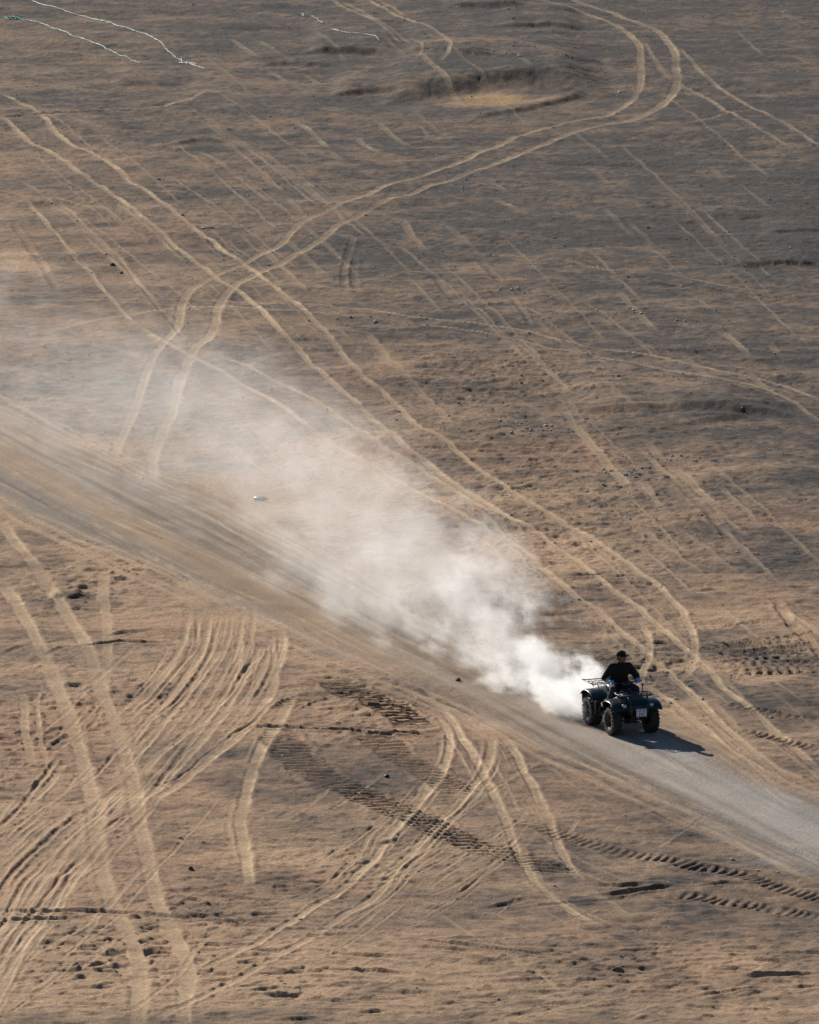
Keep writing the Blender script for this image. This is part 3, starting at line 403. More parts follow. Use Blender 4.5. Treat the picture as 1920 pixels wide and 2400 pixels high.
 ('L',0.10,0.020,0.25,[(-9.62,289.40),(-8.06,281.41),(-6.55,272.86),(-5.09,264.34)]),
 ('L',0.14,0.020,0.35,[(-6.56,286.39),(-5.72,282.52),(-4.91,278.25),(-4.09,273.87)]),
 ('L',0.13,0.020,0.25,[(-6.28,301.29),(-5.13,295.60),(-4.02,289.41),(-2.91,283.12)]),
 ('L',0.09,0.020,0.26,[(-11.10,282.06),(-10.22,277.71),(-9.34,272.93),(-8.46,268.04)]),
 ('L',0.13,0.020,0.38,[(-6.61,293.57),(-5.63,288.19),(-4.68,282.31),(-3.73,276.34)]),
 ('L',0.12,0.020,0.26,[(-5.06,267.82),(-4.37,264.54),(-3.70,260.92),(-3.02,257.19)]),
 ('L',0.12,0.020,0.34,[(-5.45,288.41),(-3.98,281.45),(-2.56,273.94),(-1.18,266.41)]),
 ('L',0.11,0.020,0.24,[(-6.13,285.00),(-4.67,277.91),(-3.28,270.28),(-1.91,262.63)]),
 ('L',0.12,0.020,0.30,[(-11.58,284.88),(-10.16,278.67),(-8.77,271.95),(-7.41,265.16)]),
 ('L',0.15,0.020,0.21,[(-4.33,284.63),(-3.00,278.04),(-1.72,270.92),(-0.47,263.77)]),
 ('L',0.13,0.020,0.28,[(-11.70,279.35),(-10.47,273.73),(-9.27,267.62),(-8.08,261.43)]),
 ('L',0.10,0.020,0.37,[(-7.35,288.31),(-6.12,281.81),(-4.92,274.77),(-3.75,267.69)]),
 ('L',0.09,0.020,0.24,[(-5.42,266.96),(-4.75,263.77),(-4.09,260.24),(-3.43,256.61)]),
 ('L',0.15,0.020,0.41,[(-8.67,274.20),(-7.87,270.25),(-7.09,265.91),(-6.31,261.45)]),
 ('L',0.10,0.020,0.37,[(-6.64,295.77),(-5.27,288.51),(-3.96,280.69),(-2.68,272.85)]),
 ('L',0.09,0.020,0.38,[(-9.83,272.03),(-8.36,265.46),(-6.94,258.38),(-5.55,251.27)]),
 ('L',0.10,0.020,0.29,[(-12.47,299.47),(-10.81,291.88),(-9.20,283.73),(-7.62,275.57)]),
 ('L',0.10,0.020,0.36,[(-6.97,296.38),(-5.98,291.70),(-5.01,286.57),(-4.05,281.32)]),
 ('L',0.10,0.020,0.34,[(-7.37,280.63),(-5.91,274.21),(-4.51,267.27),(-3.13,260.29)]),
 ('L',0.14,0.020,0.35,[(-9.43,267.37),(-8.55,263.03),(-7.68,258.28),(-6.82,253.43)]),
 ('L',0.14,0.020,0.38,[(-4.74,286.88),(-3.79,281.96),(-2.87,276.58),(-1.95,271.09)]),
 ('L',0.09,0.020,0.37,[(5.47,206.22),(6.05,203.05),(6.60,199.58),(7.14,196.02)]),
 ('L',0.10,0.020,0.27,[(5.28,215.78),(5.68,213.63),(6.06,211.24),(6.44,208.77)]),
 ('L',0.11,0.020,0.37,[(5.40,218.36),(5.85,216.29),(6.28,213.98),(6.72,211.59)]),
 ('L',0.14,0.020,0.24,[(4.00,217.09),(4.42,214.90),(4.82,212.48),(5.22,209.96)]),
 ('L',0.14,0.020,0.22,[(6.77,222.82),(7.17,220.88),(7.56,218.72),(7.95,216.47)]),
 ('L',0.14,0.020,0.27,[(6.23,218.36),(6.70,216.15),(7.16,213.69),(7.61,211.14)]),
 ('L',0.13,0.020,0.32,[(6.81,208.17),(7.35,205.41),(7.85,202.36),(8.36,199.23)]),
 ('L',0.14,0.020,0.33,[(7.31,218.12),(7.70,215.57),(8.07,212.74),(8.44,209.83)]),
 ('L',0.10,0.020,0.32,[(5.14,222.76),(5.59,220.12),(6.02,217.21),(6.45,214.20)]),
 ('L',0.14,0.020,0.25,[(5.15,219.17),(5.54,217.42),(5.91,215.47),(6.28,213.45)]),
 ('P',0.11,0.035,0.00,[(6.66,202.71),(7.71,203.44),(9.20,204.17)]),
 ('P',0.11,0.035,0.00,[(6.68,202.10),(7.69,202.82),(9.17,203.54)]),
 ('P',0.11,0.035,0.00,[(6.76,201.49),(7.66,202.20),(9.14,202.92)]),
 ('P',0.11,0.035,0.00,[(6.40,200.88),(7.64,201.59),(9.12,202.30)]),
 ('P',0.11,0.035,0.00,[(6.53,200.27),(7.62,200.98),(9.09,201.69)]),
 ('P',0.11,0.035,0.00,[(6.70,199.67),(7.60,200.37),(9.06,201.08)]),
 ('P',0.11,0.035,0.00,[(6.63,199.07),(7.57,199.77),(9.04,200.47)]),
 ('P',0.11,0.035,0.00,[(6.50,198.48),(7.55,199.17),(9.01,199.87)]),
 ('L',0.07,0.015,0.18,[(3.18,229.82),(4.12,224.92),(5.01,219.61),(5.89,214.24)]),
 ('L',0.08,0.015,0.22,[(3.72,238.55),(4.40,234.59),(5.05,230.25),(5.70,225.82)]),
 ('L',0.06,0.015,0.21,[(-6.28,268.07),(-4.95,260.50),(-3.68,252.40),(-2.44,244.34)]),
 ('L',0.13,0.015,0.28,[(0.56,221.63),(1.32,218.12),(2.06,214.28),(2.80,210.35)]),
 ('L',0.11,0.015,0.24,[(7.21,228.00),(8.12,222.57),(8.95,216.71),(9.76,210.82)]),
 ('L',0.11,0.015,0.24,[(3.60,218.49),(4.53,213.25),(5.39,207.59),(6.23,201.92)]),
 ('L',0.12,0.015,0.27,[(-0.41,265.74),(0.81,258.62),(1.97,250.99),(3.09,243.37)]),
 ('L',0.11,0.015,0.22,[(-6.07,259.94),(-5.23,255.31),(-4.41,250.24),(-3.59,245.09)]),
 ('L',0.09,0.015,0.23,[(1.11,221.75),(1.84,218.03),(2.54,213.95),(3.24,209.80)]),
 ('L',0.13,0.015,0.24,[(6.45,287.48),(7.37,280.25),(8.22,272.47),(9.05,264.68)]),
 ('L',0.10,0.015,0.18,[(2.58,214.54),(3.42,210.01),(4.22,205.10),(4.99,200.15)]),
 ('L',0.12,0.015,0.26,[(7.99,300.83),(8.98,294.09),(9.90,286.79),(10.80,279.44)]),
 ('L',0.10,0.015,0.31,[(1.25,256.82),(1.92,252.50),(2.56,247.76),(3.20,242.93)]),
 ('L',0.13,0.015,0.18,[(-6.82,310.43),(-6.01,306.11),(-5.22,301.36),(-4.42,296.48)]),
 ('L',0.07,0.015,0.17,[(1.26,224.46),(1.86,221.81),(2.44,218.88),(3.02,215.86)]),
 ('L',0.10,0.015,0.27,[(2.44,249.00),(3.02,245.77),(3.57,242.21),(4.13,238.55)]),
 ('L',0.11,0.015,0.21,[(-3.83,284.08),(-2.49,276.32),(-1.22,268.01),(0.01,259.73)]),
 ('L',0.09,0.015,0.23,[(2.63,267.01),(3.58,260.49),(4.47,253.48),(5.33,246.44)]),
 ('L',0.12,0.015,0.24,[(4.59,255.21),(5.27,251.94),(5.93,248.34),(6.58,244.63)]),
 ('L',0.08,0.015,0.28,[(7.60,270.83),(8.58,263.43),(9.48,255.52),(10.34,247.63)]),
 ('L',0.08,0.015,0.22,[(-6.63,241.59),(-5.49,236.21),(-4.40,230.39),(-3.32,224.53)]),
 ('L',0.11,0.015,0.26,[(0.90,261.50),(2.06,254.04),(3.15,246.08),(4.20,238.16)]),
 ('L',0.11,0.015,0.28,[(8.45,273.09),(9.06,268.41),(9.62,263.30),(10.18,258.09)]),
 ('L',0.12,0.015,0.25,[(5.01,264.71),(5.51,261.28),(5.99,257.50),(6.47,253.61)]),
 ('L',0.13,0.015,0.20,[(2.42,256.84),(3.42,252.24),(4.38,247.20),(5.32,242.08)]),
 ('L',0.13,0.015,0.19,[(1.23,310.19),(2.11,304.41),(2.94,298.11),(3.76,291.72)]),
 ('L',0.09,0.015,0.20,[(1.18,222.64),(1.87,219.40),(2.54,215.84),(3.20,212.18)]),
 ('L',0.11,0.015,0.30,[(-3.05,268.35),(-2.49,265.41),(-1.93,262.14),(-1.36,258.77)]),
 ('L',0.08,0.015,0.19,[(-5.80,268.62),(-4.48,261.07),(-3.22,253.01),(-1.99,244.99)]),
 ('L',0.08,0.015,0.21,[(7.60,276.16),(8.44,269.40),(9.21,262.11),(9.96,254.80)]),
 ('L',0.09,0.020,0.38,[(0.94,184.79),(1.56,186.24),(2.20,188.02),(2.87,190.04)]),
 ('L',0.11,0.020,0.29,[(-2.69,182.87),(-2.24,184.23),(-1.79,185.90),(-1.32,187.80)]),
 ('L',0.08,0.020,0.23,[(3.07,168.71),(3.81,169.99),(4.57,171.57),(5.38,173.37)]),
 ('L',0.07,0.020,0.37,[(4.10,179.12),(4.47,179.71),(4.84,180.44),(5.22,181.26)]),
 ('L',0.10,0.020,0.36,[(-1.17,175.40),(-0.52,174.88),(0.13,174.27),(0.79,173.58)]),
 ('L',0.09,0.020,0.33,[(0.16,178.01),(0.55,177.78),(0.93,177.51),(1.33,177.21)]),
 ('L',0.08,0.020,0.41,[(-0.33,178.50),(-0.03,178.30),(0.26,178.05),(0.57,177.77)]),
 ('L',0.11,0.020,0.36,[(0.66,183.40),(1.26,185.05),(1.87,187.10),(2.52,189.45)]),
 ('L',0.09,0.020,0.41,[(-2.63,172.42),(-1.88,171.88),(-1.14,171.23),(-0.37,170.51)]),
 ('L',0.08,0.020,0.41,[(1.24,175.14),(1.53,174.92),(1.82,174.65),(2.12,174.34)]),
 ('L',0.10,0.020,0.20,[(2.00,172.47),(2.88,173.91),(3.79,175.68),(4.74,177.70)]),
 ('L',0.09,0.020,0.38,[(-3.13,171.14),(-2.65,171.92),(-2.18,172.87),(-1.69,173.96)]),
 ('L',0.10,0.020,0.21,[(4.39,179.76),(4.96,181.14),(5.55,182.85),(6.18,184.79)]),
 ('L',0.12,0.020,0.32,[(3.82,174.07),(4.29,173.98),(4.76,173.86),(5.24,173.72)]),
 ('L',0.10,0.020,0.20,[(-1.25,174.17),(-0.92,175.10),(-0.60,176.24),(-0.26,177.54)]),
 ('L',0.06,0.020,0.38,[(2.43,170.43),(2.85,170.04),(3.26,169.57),(3.69,169.05)]),
 ('L',0.10,0.020,0.32,[(-3.08,172.08),(-2.78,171.88),(-2.48,171.64),(-2.17,171.37)]),
 ('L',0.11,0.020,0.21,[(-0.19,173.13),(0.41,172.69),(1.00,172.17),(1.60,171.59)]),
 ('L',0.09,0.020,0.21,[(2.50,175.45),(2.95,175.15),(3.40,174.79),(3.85,174.39)]),
 ('L',0.10,0.020,0.25,[(2.61,177.66),(3.01,177.49),(3.42,177.29),(3.83,177.06)]),
 ('L',0.07,0.020,0.26,[(-1.13,180.96),(-0.78,180.81),(-0.44,180.62),(-0.08,180.41)]),
 ('L',0.09,0.020,0.27,[(-0.85,176.91),(-0.04,176.41),(0.76,175.80),(1.58,175.13)]),
 ('L',0.20,0.012,0.50,[(-11.59,226.65),(-10.70,224.35),(-9.83,222.01),(-8.94,219.14),(-8.11,217.14),(-7.30,215.18),(-6.50,213.40),(-5.72,211.83),(-4.93,209.55),(-4.17,207.42),(-3.42,205.53),(-2.68,203.62)]),
 ('L',0.14,0.012,0.45,[(-11.67,228.27),(-10.78,226.14),(-9.92,224.23),(-9.05,221.75),(-8.21,219.81),(-7.38,217.62),(-6.56,215.35),(-5.76,213.35),(-4.97,211.12),(-4.20,209.23),(-3.45,207.62)]),
 ('L',0.14,0.012,0.40,[(-11.84,231.62),(-10.94,229.43),(-10.04,227.09),(-9.14,224.10),(-8.28,221.80),(-7.45,219.72),(-6.63,217.80),(-5.83,216.15),(-5.04,214.24)]),
 ('L',0.12,0.012,0.40,[(-7.81,222.84),(-6.97,220.70),(-6.15,218.52),(-5.34,216.42),(-4.55,214.21),(-3.77,212.12),(-3.01,210.20),(-2.26,208.25),(-1.53,206.38),(-0.80,204.34),(-0.09,202.29)]),
 ('L',0.14,0.012,0.40,[(-4.59,216.24),(-3.81,214.25),(-3.04,212.14),(-2.28,209.81),(-1.53,207.50),(-0.81,205.18),(-0.09,203.12),(0.61,201.37),(1.29,199.66),(1.97,197.98),(2.63,196.18)]),
 ('L',0.16,0.012,0.50,[(-12.18,238.41),(-11.24,235.91),(-10.32,233.44),(-9.40,230.54),(-8.52,228.27),(-7.67,226.42),(-6.82,224.36),(-6.00,222.32),(-5.18,220.47),(-4.38,218.10),(-3.58,215.53),(-2.80,213.19),(-2.05,211.03),(-1.30,209.01),(-0.57,206.83)]),
 ('L',0.16,0.012,0.50,[(-11.62,238.22),(-10.70,236.10),(-9.79,233.71),(-8.89,231.32),(-8.03,229.28),(-7.16,226.88),(-6.31,224.28),(-5.48,222.39),(-4.68,220.51),(-3.87,218.18),(-3.09,215.98),(-2.32,213.75),(-1.56,211.42)]),
 ('L',0.18,0.012,0.50,[(-12.36,242.08),(-11.43,240.05),(-10.51,237.89),(-9.57,234.95),(-8.66,232.18),(-7.78,229.89),(-6.92,227.46),(-6.08,225.37),(-5.27,224.08),(-4.45,222.06),(-3.64,219.45),(-2.85,216.78),(-2.08,214.13)]),
 ('L',0.20,0.012,0.50,[(-10.91,223.27),(-10.05,221.36),(-9.17,218.40),(-8.34,216.53),(-7.51,214.20),(-6.70,211.93),(-5.92,210.32),(-5.15,208.46),(-4.39,206.46)]),
 ('L',0.16,0.012,0.50,[(-0.55,198.04),(0.14,196.98),(0.81,195.36),(1.48,193.55),(2.13,191.45),(2.77,189.61),(3.40,188.14),(4.02,186.67),(4.64,185.34),(5.25,184.11),(5.85,182.76),(6.43,181.33),(7.00,179.71),(7.57,178.26),(8.14,177.08)]),
 ('L',0.14,0.012,0.40,[(1.26,194.73),(1.92,192.81),(2.57,191.02),(3.21,189.69),(3.84,188.46),(4.46,186.96),(5.07,185.49),(5.67,183.95),(6.26,182.39),(6.84,180.91),(7.41,179.52),(8.00,178.58)]),
 ('L',0.10,0.012,0.35,[(3.02,191.57),(3.65,190.04),(4.27,188.28),(4.89,186.77),(5.50,185.43),(6.11,184.19),(6.70,182.87),(7.28,181.35),(7.86,180.13)]),
 ('L',0.10,0.012,0.30,[(4.75,189.90),(5.37,188.35),(5.98,186.89),(6.57,185.26),(7.15,183.66),(7.74,182.50),(8.33,181.43)]),
 ('L',0.10,0.012,0.30,[(5.28,189.84),(5.90,188.74),(6.51,187.30),(7.09,185.52),(7.67,183.91),(8.26,182.63)]),
 ('L',0.16,0.012,0.50,[(5.37,193.27),(6.01,192.26),(6.62,190.67),(7.21,188.63),(7.80,186.95),(8.39,185.67)]),
 ('L',0.12,0.022,0.49,[(-7.29,179.74),(-7.75,176.95),(-8.26,174.57),(-8.90,172.72)]),
 ('L',0.11,0.022,0.27,[(-5.97,185.73),(-6.36,183.50),(-6.76,181.59),(-7.15,180.09)]),
 ('L',0.11,0.022,0.51,[(-4.95,195.32),(-5.34,192.17),(-5.75,189.49),(-6.16,187.41)]),
 ('L',0.13,0.022,0.36,[(-6.00,202.91),(-6.41,200.34),(-6.87,198.13),(-7.44,196.42)]),
 ('L',0.10,0.022,0.35,[(-7.18,175.81),(-7.39,173.98),(-7.67,172.41),(-8.13,171.18)]),
 ('L',0.12,0.022,0.31,[(-6.45,197.01),(-6.67,195.18),(-6.97,193.60),(-7.43,192.36)]),
 ('L',0.11,0.022,0.29,[(-3.68,173.54),(-4.17,170.18),(-4.74,167.34),(-5.47,165.15)]),
 ('L',0.09,0.022,0.36,[(-5.81,175.52),(-6.04,173.15),(-6.36,171.11),(-6.85,169.52)]),
 ('L',0.08,0.022,0.47,[(-6.38,189.81),(-7.03,186.24),(-7.76,183.21),(-8.60,180.87)]),
 ('L',0.08,0.022,0.43,[(-3.83,186.03),(-4.27,182.68),(-4.77,179.83),(-5.38,177.63)]),
 ('L',0.13,0.022,0.35,[(-5.66,181.87),(-6.00,179.88),(-6.37,178.17),(-6.76,176.83)]),
 ('L',0.12,0.022,0.36,[(-5.79,192.61),(-6.12,190.15),(-6.47,188.05),(-6.81,186.40)]),
 ('L',0.13,0.022,0.54,[(-5.05,180.18),(-5.58,176.50),(-6.20,173.39),(-7.05,171.00)]),
 ('L',0.12,0.022,0.30,[(-5.27,173.85),(-5.70,171.49),(-6.18,169.46),(-6.73,167.88)]),
 ('L',0.07,0.022,0.33,[(-7.56,176.18),(-8.01,172.31),(-8.53,169.04),(-9.17,166.54)]),
 ('L',0.12,0.022,0.55,[(-7.07,188.64),(-7.42,186.54),(-7.79,184.73),(-8.16,183.32)]),
 ('L',0.11,0.022,0.26,[(-4.95,186.61),(-5.24,184.16),(-5.61,182.05),(-6.17,180.42)]),
 ('L',0.10,0.022,0.42,[(-6.91,175.19),(-7.35,171.65),(-7.88,168.65),(-8.61,166.34)]),
 ('L',0.07,0.022,0.46,[(-4.62,192.56),(-5.11,188.82),(-5.65,185.65),(-6.24,183.21)]),
 ('L',0.11,0.022,0.33,[(-4.36,203.33),(-4.86,198.84),(-5.42,195.05),(-6.15,192.14)]),
 ('L',0.08,0.022,0.26,[(-5.98,171.66),(-6.57,168.76),(-7.21,166.30),(-7.90,164.40)]),
 ('L',0.10,0.022,0.35,[(-6.69,198.75),(-7.27,194.95),(-7.95,191.73),(-8.80,189.24)]),
 ('L',0.11,0.022,0.42,[(-6.37,195.79),(-6.72,193.50),(-7.10,191.54),(-7.51,190.01)]),
 ('L',0.07,0.022,0.39,[(-7.78,179.08),(-8.23,174.89),(-8.78,171.36),(-9.52,168.66)]),
 ('L',0.11,0.022,0.34,[(-7.64,177.44),(-7.89,175.64),(-8.21,174.08),(-8.66,172.87)]),
 ('L',0.10,0.022,0.41,[(-8.24,189.70),(-8.53,187.28),(-8.91,185.20),(-9.48,183.59)]),
 ('L',0.13,0.022,0.34,[(-4.33,200.38),(-4.84,196.18),(-5.42,192.62),(-6.11,189.89)]),
 ('L',0.13,0.022,0.36,[(-5.11,185.04),(-5.61,181.44),(-6.14,178.38),(-6.68,176.03)]),
 ('L',0.12,0.022,0.48,[(-6.30,170.67),(-6.61,169.27),(-6.94,168.05),(-7.26,167.10)]),
 ('L',0.10,0.022,0.37,[(-6.13,181.91),(-6.36,180.23),(-6.63,178.77),(-7.01,177.63)]),
 ('L',0.11,0.022,0.50,[(-6.80,195.57),(-7.07,193.73),(-7.39,192.13),(-7.78,190.89)]),
 ('L',0.11,0.022,0.54,[(-5.07,187.39),(-5.42,185.00),(-5.81,182.95),(-6.28,181.35)]),
 ('L',0.12,0.022,0.44,[(-7.92,186.58),(-8.26,183.03),(-8.68,180.01),(-9.27,177.68)]),
 ('L',0.08,0.022,0.53,[(-4.73,180.43),(-5.27,176.39),(-5.88,172.98),(-6.65,170.37)]),
 ('L',0.12,0.022,0.22,[(0.25,180.65),(-0.41,176.84),(-1.16,173.79),(-1.89,171.61)]),
 ('L',0.09,0.022,0.24,[(-0.02,184.99),(-0.49,183.36),(-1.03,182.03),(-1.57,181.06)]),
 ('L',0.07,0.022,0.49,[(-0.06,176.15),(-0.66,173.59),(-1.36,171.52),(-2.04,170.02)]),
 ('L',0.10,0.022,0.29,[(1.47,186.56),(1.01,184.33),(0.48,182.52),(-0.03,181.21)]),
 ('L',0.07,0.022,0.41,[(2.39,184.84),(1.96,182.60),(1.47,180.77),(1.00,179.46)]),
 ('L',0.12,0.022,0.35,[(-0.44,180.88),(-0.84,179.23),(-1.30,177.87),(-1.76,176.89)]),
 ('L',0.08,0.022,0.30,[(0.44,180.61),(0.03,179.20),(-0.45,178.04),(-0.91,177.20)]),
 ('L',0.12,0.022,0.42,[(-0.47,175.92),(-0.75,174.45),(-1.07,173.24),(-1.39,172.36)]),
 ('L',0.10,0.022,0.29,[(-1.11,182.25),(-1.40,180.84),(-1.73,179.67),(-2.07,178.83)]),
 ('L',0.09,0.022,0.47,[(-1.15,181.64),(-1.46,180.39),(-1.83,179.36),(-2.19,178.62)]),
 ('L',0.09,0.022,0.23,[(0.20,187.62),(-0.47,183.90),(-1.23,180.92),(-1.97,178.78)]),
 ('L',0.11,0.022,0.46,[(-0.49,183.66),(-1.03,181.67),(-1.65,180.04),(-2.26,178.86)]),
 ('L',0.06,0.022,0.47,[(2.19,176.95),(1.90,175.69),(1.57,174.64),(1.24,173.88)]),
 ('L',0.11,0.022,0.39,[(1.56,178.64),(1.19,177.53),(0.77,176.61),(0.35,175.94)]),
 ('L',0.08,0.022,0.32,[(1.13,182.68),(0.45,180.06),(-0.31,177.93),(-1.06,176.40)]),
 ('L',0.06,0.022,0.36,[(-0.07,180.47),(-0.77,178.29),(-1.56,176.50),(-2.34,175.22)]),
 ('L',0.06,0.022,0.36,[(1.37,186.80),(0.95,185.45),(0.46,184.35),(-0.03,183.55)]),
 ('L',0.12,0.022,0.37,[(1.33,180.11),(0.98,178.98),(0.57,178.04),(0.16,177.36)]),
 ('L',0.06,0.022,0.45,[(0.33,179.59),(-0.29,176.85),(-0.99,174.63),(-1.68,173.04)]),
 ('L',0.10,0.022,0.27,[(-0.40,189.05),(-0.86,186.88),(-1.38,185.11),(-1.90,183.83)]),
 ('L',0.11,0.022,0.47,[(1.46,182.36),(1.09,180.41),(0.67,178.82),(0.26,177.66)]),
 ('L',0.09,0.022,0.47,[(1.37,186.39),(0.69,182.60),(-0.07,179.55),(-0.81,177.38)]),
 ('L',0.11,0.022,0.22,[(2.45,183.85),(1.67,179.65),(0.81,176.29),(-0.02,173.90)]),
 ('L',0.10,0.022,0.27,[(0.12,180.66),(-0.44,177.77),(-1.07,175.43),(-1.70,173.75)]),
 ('L',0.12,0.022,0.38,[(2.27,181.75),(1.55,179.27),(0.73,177.25),(-0.07,175.80)]),
 ('L',0.06,0.022,0.33,[(1.67,178.91),(0.96,176.19),(0.17,173.99),(-0.61,172.41)]),
 ('L',0.07,0.022,0.23,[(-0.52,181.70),(-1.17,179.03),(-1.92,176.87),(-2.66,175.31)]),
 ('L',0.07,0.022,0.25,[(0.39,181.13),(0.10,179.71),(-0.24,178.55),(-0.57,177.70)]),
 ('L',0.07,0.022,0.29,[(2.26,181.94),(1.53,178.80),(0.71,176.27),(-0.10,174.46)]),
 ('L',0.10,0.022,0.29,[(0.39,180.28),(-0.25,177.02),(-0.97,174.39),(-1.68,172.51)]),
 ('L',0.09,0.020,0.30,[(2.39,183.27),(2.93,181.97),(3.57,180.84),(4.20,179.89)]),
 ('L',0.10,0.020,0.36,[(0.49,175.32),(1.07,173.13),(1.73,171.23),(2.39,169.65)]),
 ('L',0.10,0.020,0.33,[(5.07,183.29),(5.56,182.51),(6.14,181.83),(6.72,181.25)]),
 ('L',0.10,0.020,0.38,[(2.91,172.38),(3.28,171.59),(3.72,170.89),(4.15,170.30)]),
 ('L',0.09,0.020,0.30,[(2.72,189.49),(3.21,187.37),(3.77,185.54),(4.34,184.01)]),
 ('L',0.11,0.020,0.37,[(2.14,178.71),(2.72,176.60),(3.39,174.77),(4.06,173.26)]),
 ('L',0.12,0.020,0.24,[(2.15,185.68),(2.84,182.84),(3.64,180.40),(4.42,178.38)]),
 ('L',0.10,0.020,0.23,[(4.16,174.17),(4.48,173.41),(4.84,172.74),(5.21,172.18)]),
 ('L',0.07,0.020,0.25,[(4.34,185.40),(4.98,183.78),(5.72,182.36),(6.46,181.18)]),
 ('L',0.08,0.020,0.34,[(2.62,177.22),(3.01,175.82),(3.46,174.60),(3.91,173.58)]),
 ('L',0.10,0.020,0.29,[(2.13,186.77),(2.51,186.12),(2.95,185.53),(3.40,185.05)]),
 ('L',0.10,0.020,0.33,[(0.88,174.34),(1.50,173.41),(2.22,172.60),(2.93,171.92)]),
 ('L',0.10,0.020,0.34,[(2.42,181.01),(3.20,178.93),(4.09,177.13),(4.98,175.64)]),
 ('L',0.09,0.020,0.31,[(2.09,183.86),(2.76,181.46),(3.54,179.38),(4.32,177.66)]),
 ('L',0.09,0.020,0.25,[(1.35,175.89),(1.64,174.90),(1.99,174.02),(2.33,173.29)]),
 ('L',0.07,0.020,0.38,[(3.07,179.52),(3.40,178.52),(3.78,177.64),(4.16,176.91)]),
 ('L',0.07,0.020,0.23,[(1.91,184.20),(2.32,183.50),(2.80,182.89),(3.28,182.37)]),
 ('L',0.09,0.020,0.23,[(3.16,174.90),(3.56,174.20),(4.01,173.57),(4.47,173.05)]),
 ('L',0.09,0.020,0.22,[(2.19,176.39),(2.57,175.02),(3.01,173.81),(3.45,172.81)]),
 ('L',0.09,0.020,0.38,[(1.46,179.23),(1.81,178.51),(2.20,177.88),(2.60,177.34)]),
 ('D',0.11,0.022,0.38,[(1.51,169.17),(1.75,169.24),(1.99,169.29),(2.24,169.35)]),
 ('L',0.15,0.022,0.35,[(-0.21,167.69),(0.04,167.70),(0.28,167.71),(0.54,167.73)]),
 ('D',0.16,0.022,0.36,[(2.22,175.33),(2.94,175.71),(3.66,175.98),(4.41,176.39)]),
 ('L',0.13,0.022,0.33,[(3.67,170.83),(3.98,170.90),(4.30,170.96),(4.63,171.03)]),
 ('D',0.09,0.022,0.26,[(0.12,167.49),(0.38,167.56),(0.64,167.62),(0.90,167.69)]),
 ('L',0.09,0.022,0.33,[(4.38,168.07),(4.69,168.15),(5.00,168.21),(5.31,168.29)]),
 ('D',0.11,0.022,0.34,[(0.71,174.67),(1.14,174.52),(1.57,174.40),(2.01,174.24)]),
 ('L',0.10,0.022,0.30,[(2.69,171.55),(3.21,171.66),(3.72,171.73),(4.26,171.84)]),
 ('D',0.11,0.022,0.24,[(-0.80,173.39),(-0.46,173.25),(-0.13,173.15),(0.21,173.00)]),
 ('L',0.13,0.022,0.25,[(-3.80,174.90),(-3.11,175.07),(-2.43,175.18),(-1.73,175.36)]),
 ('D',0.11,0.022,0.26,[(2.94,171.85),(3.55,171.86),(4.15,171.87),(4.78,171.88)]),
 ('L',0.11,0.022,0.38,[(2.27,167.12),(2.84,167.16),(3.41,167.19),(4.00,167.23)]),
 ('D',0.13,0.022,0.39,[(5.16,175.81),(5.75,175.65),(6.33,175.54),(6.94,175.38)]),
 ('L',0.11,0.022,0.40,[(5.48,174.48),(6.24,174.67),(6.99,174.80),(7.77,175.00)]),
 ('D',0.10,0.022,0.36,[(-2.28,172.55),(-1.73,172.72),(-1.17,172.84),(-0.61,173.02)]),
 ('L',0.15,0.022,0.36,[(2.48,168.19),(3.09,167.97),(3.71,167.81),(4.34,167.57)]),
 ('D',0.16,0.022,0.33,[(6.45,171.23),(7.04,171.25),(7.63,171.26),(8.23,171.28)]),
 ('L',0.11,0.022,0.23,[(0.56,169.17),(0.94,169.34),(1.32,169.47),(1.71,169.65)]),
 ('D',0.08,0.022,0.33,[(-4.14,176.52),(-3.66,176.40),(-3.18,176.31),(-2.69,176.19)]),
 ('L',0.14,0.022,0.28,[(-2.86,171.09),(-2.48,171.13),(-2.09,171.16),(-1.70,171.20)]),
 ('D',0.14,0.022,0.37,[(0.15,168.38),(0.44,168.44),(0.73,168.48),(1.03,168.55)]),
 ('L',0.14,0.022,0.37,[(6.58,174.34),(7.14,174.49),(7.70,174.59),(8.29,174.75)]),
 ('D',0.13,0.022,0.36,[(-2.64,173.20),(-1.93,173.35),(-1.22,173.47),(-0.48,173.63)]),
 ('L',0.09,0.022,0.27,[(-1.04,167.71),(-0.81,167.76),(-0.58,167.80),(-0.34,167.85)]),
 ('D',0.13,0.022,0.31,[(-1.83,177.42),(-1.17,177.71),(-0.51,177.91),(0.17,178.22)]),
 ('L',0.14,0.022,0.22,[(4.95,166.94),(5.49,167.16),(6.03,167.32),(6.59,167.55)]),
 ('L',0.10,0.020,0.41,[(7.57,199.54),(7.88,198.05),(8.19,196.54),(8.51,194.95)]),
 ('L',0.09,0.020,0.31,[(7.15,193.19),(7.61,191.06),(8.06,188.92),(8.52,186.70)]),
 ('L',0.14,0.020,0.43,[(6.04,191.40),(6.60,189.08),(7.15,186.74),(7.70,184.32)]),
 ('L',0.11,0.020,0.45,[(6.19,193.94),(6.68,191.77),(7.16,189.58),(7.65,187.30)]),
 ('L',0.10,0.020,0.43,[(7.13,190.88),(7.37,189.54),(7.61,188.17),(7.85,186.74)]),
 ('L',0.12,0.020,0.26,[(5.50,196.00),(5.77,194.48),(6.04,192.93),(6.31,191.31)]),
 ('L',0.07,0.020,0.44,[(6.04,202.07),(6.49,199.59),(6.93,197.09),(7.38,194.50)]),
 ('L',0.11,0.020,0.33,[(7.59,197.58),(8.00,195.51),(8.41,193.42),(8.81,191.25)]),
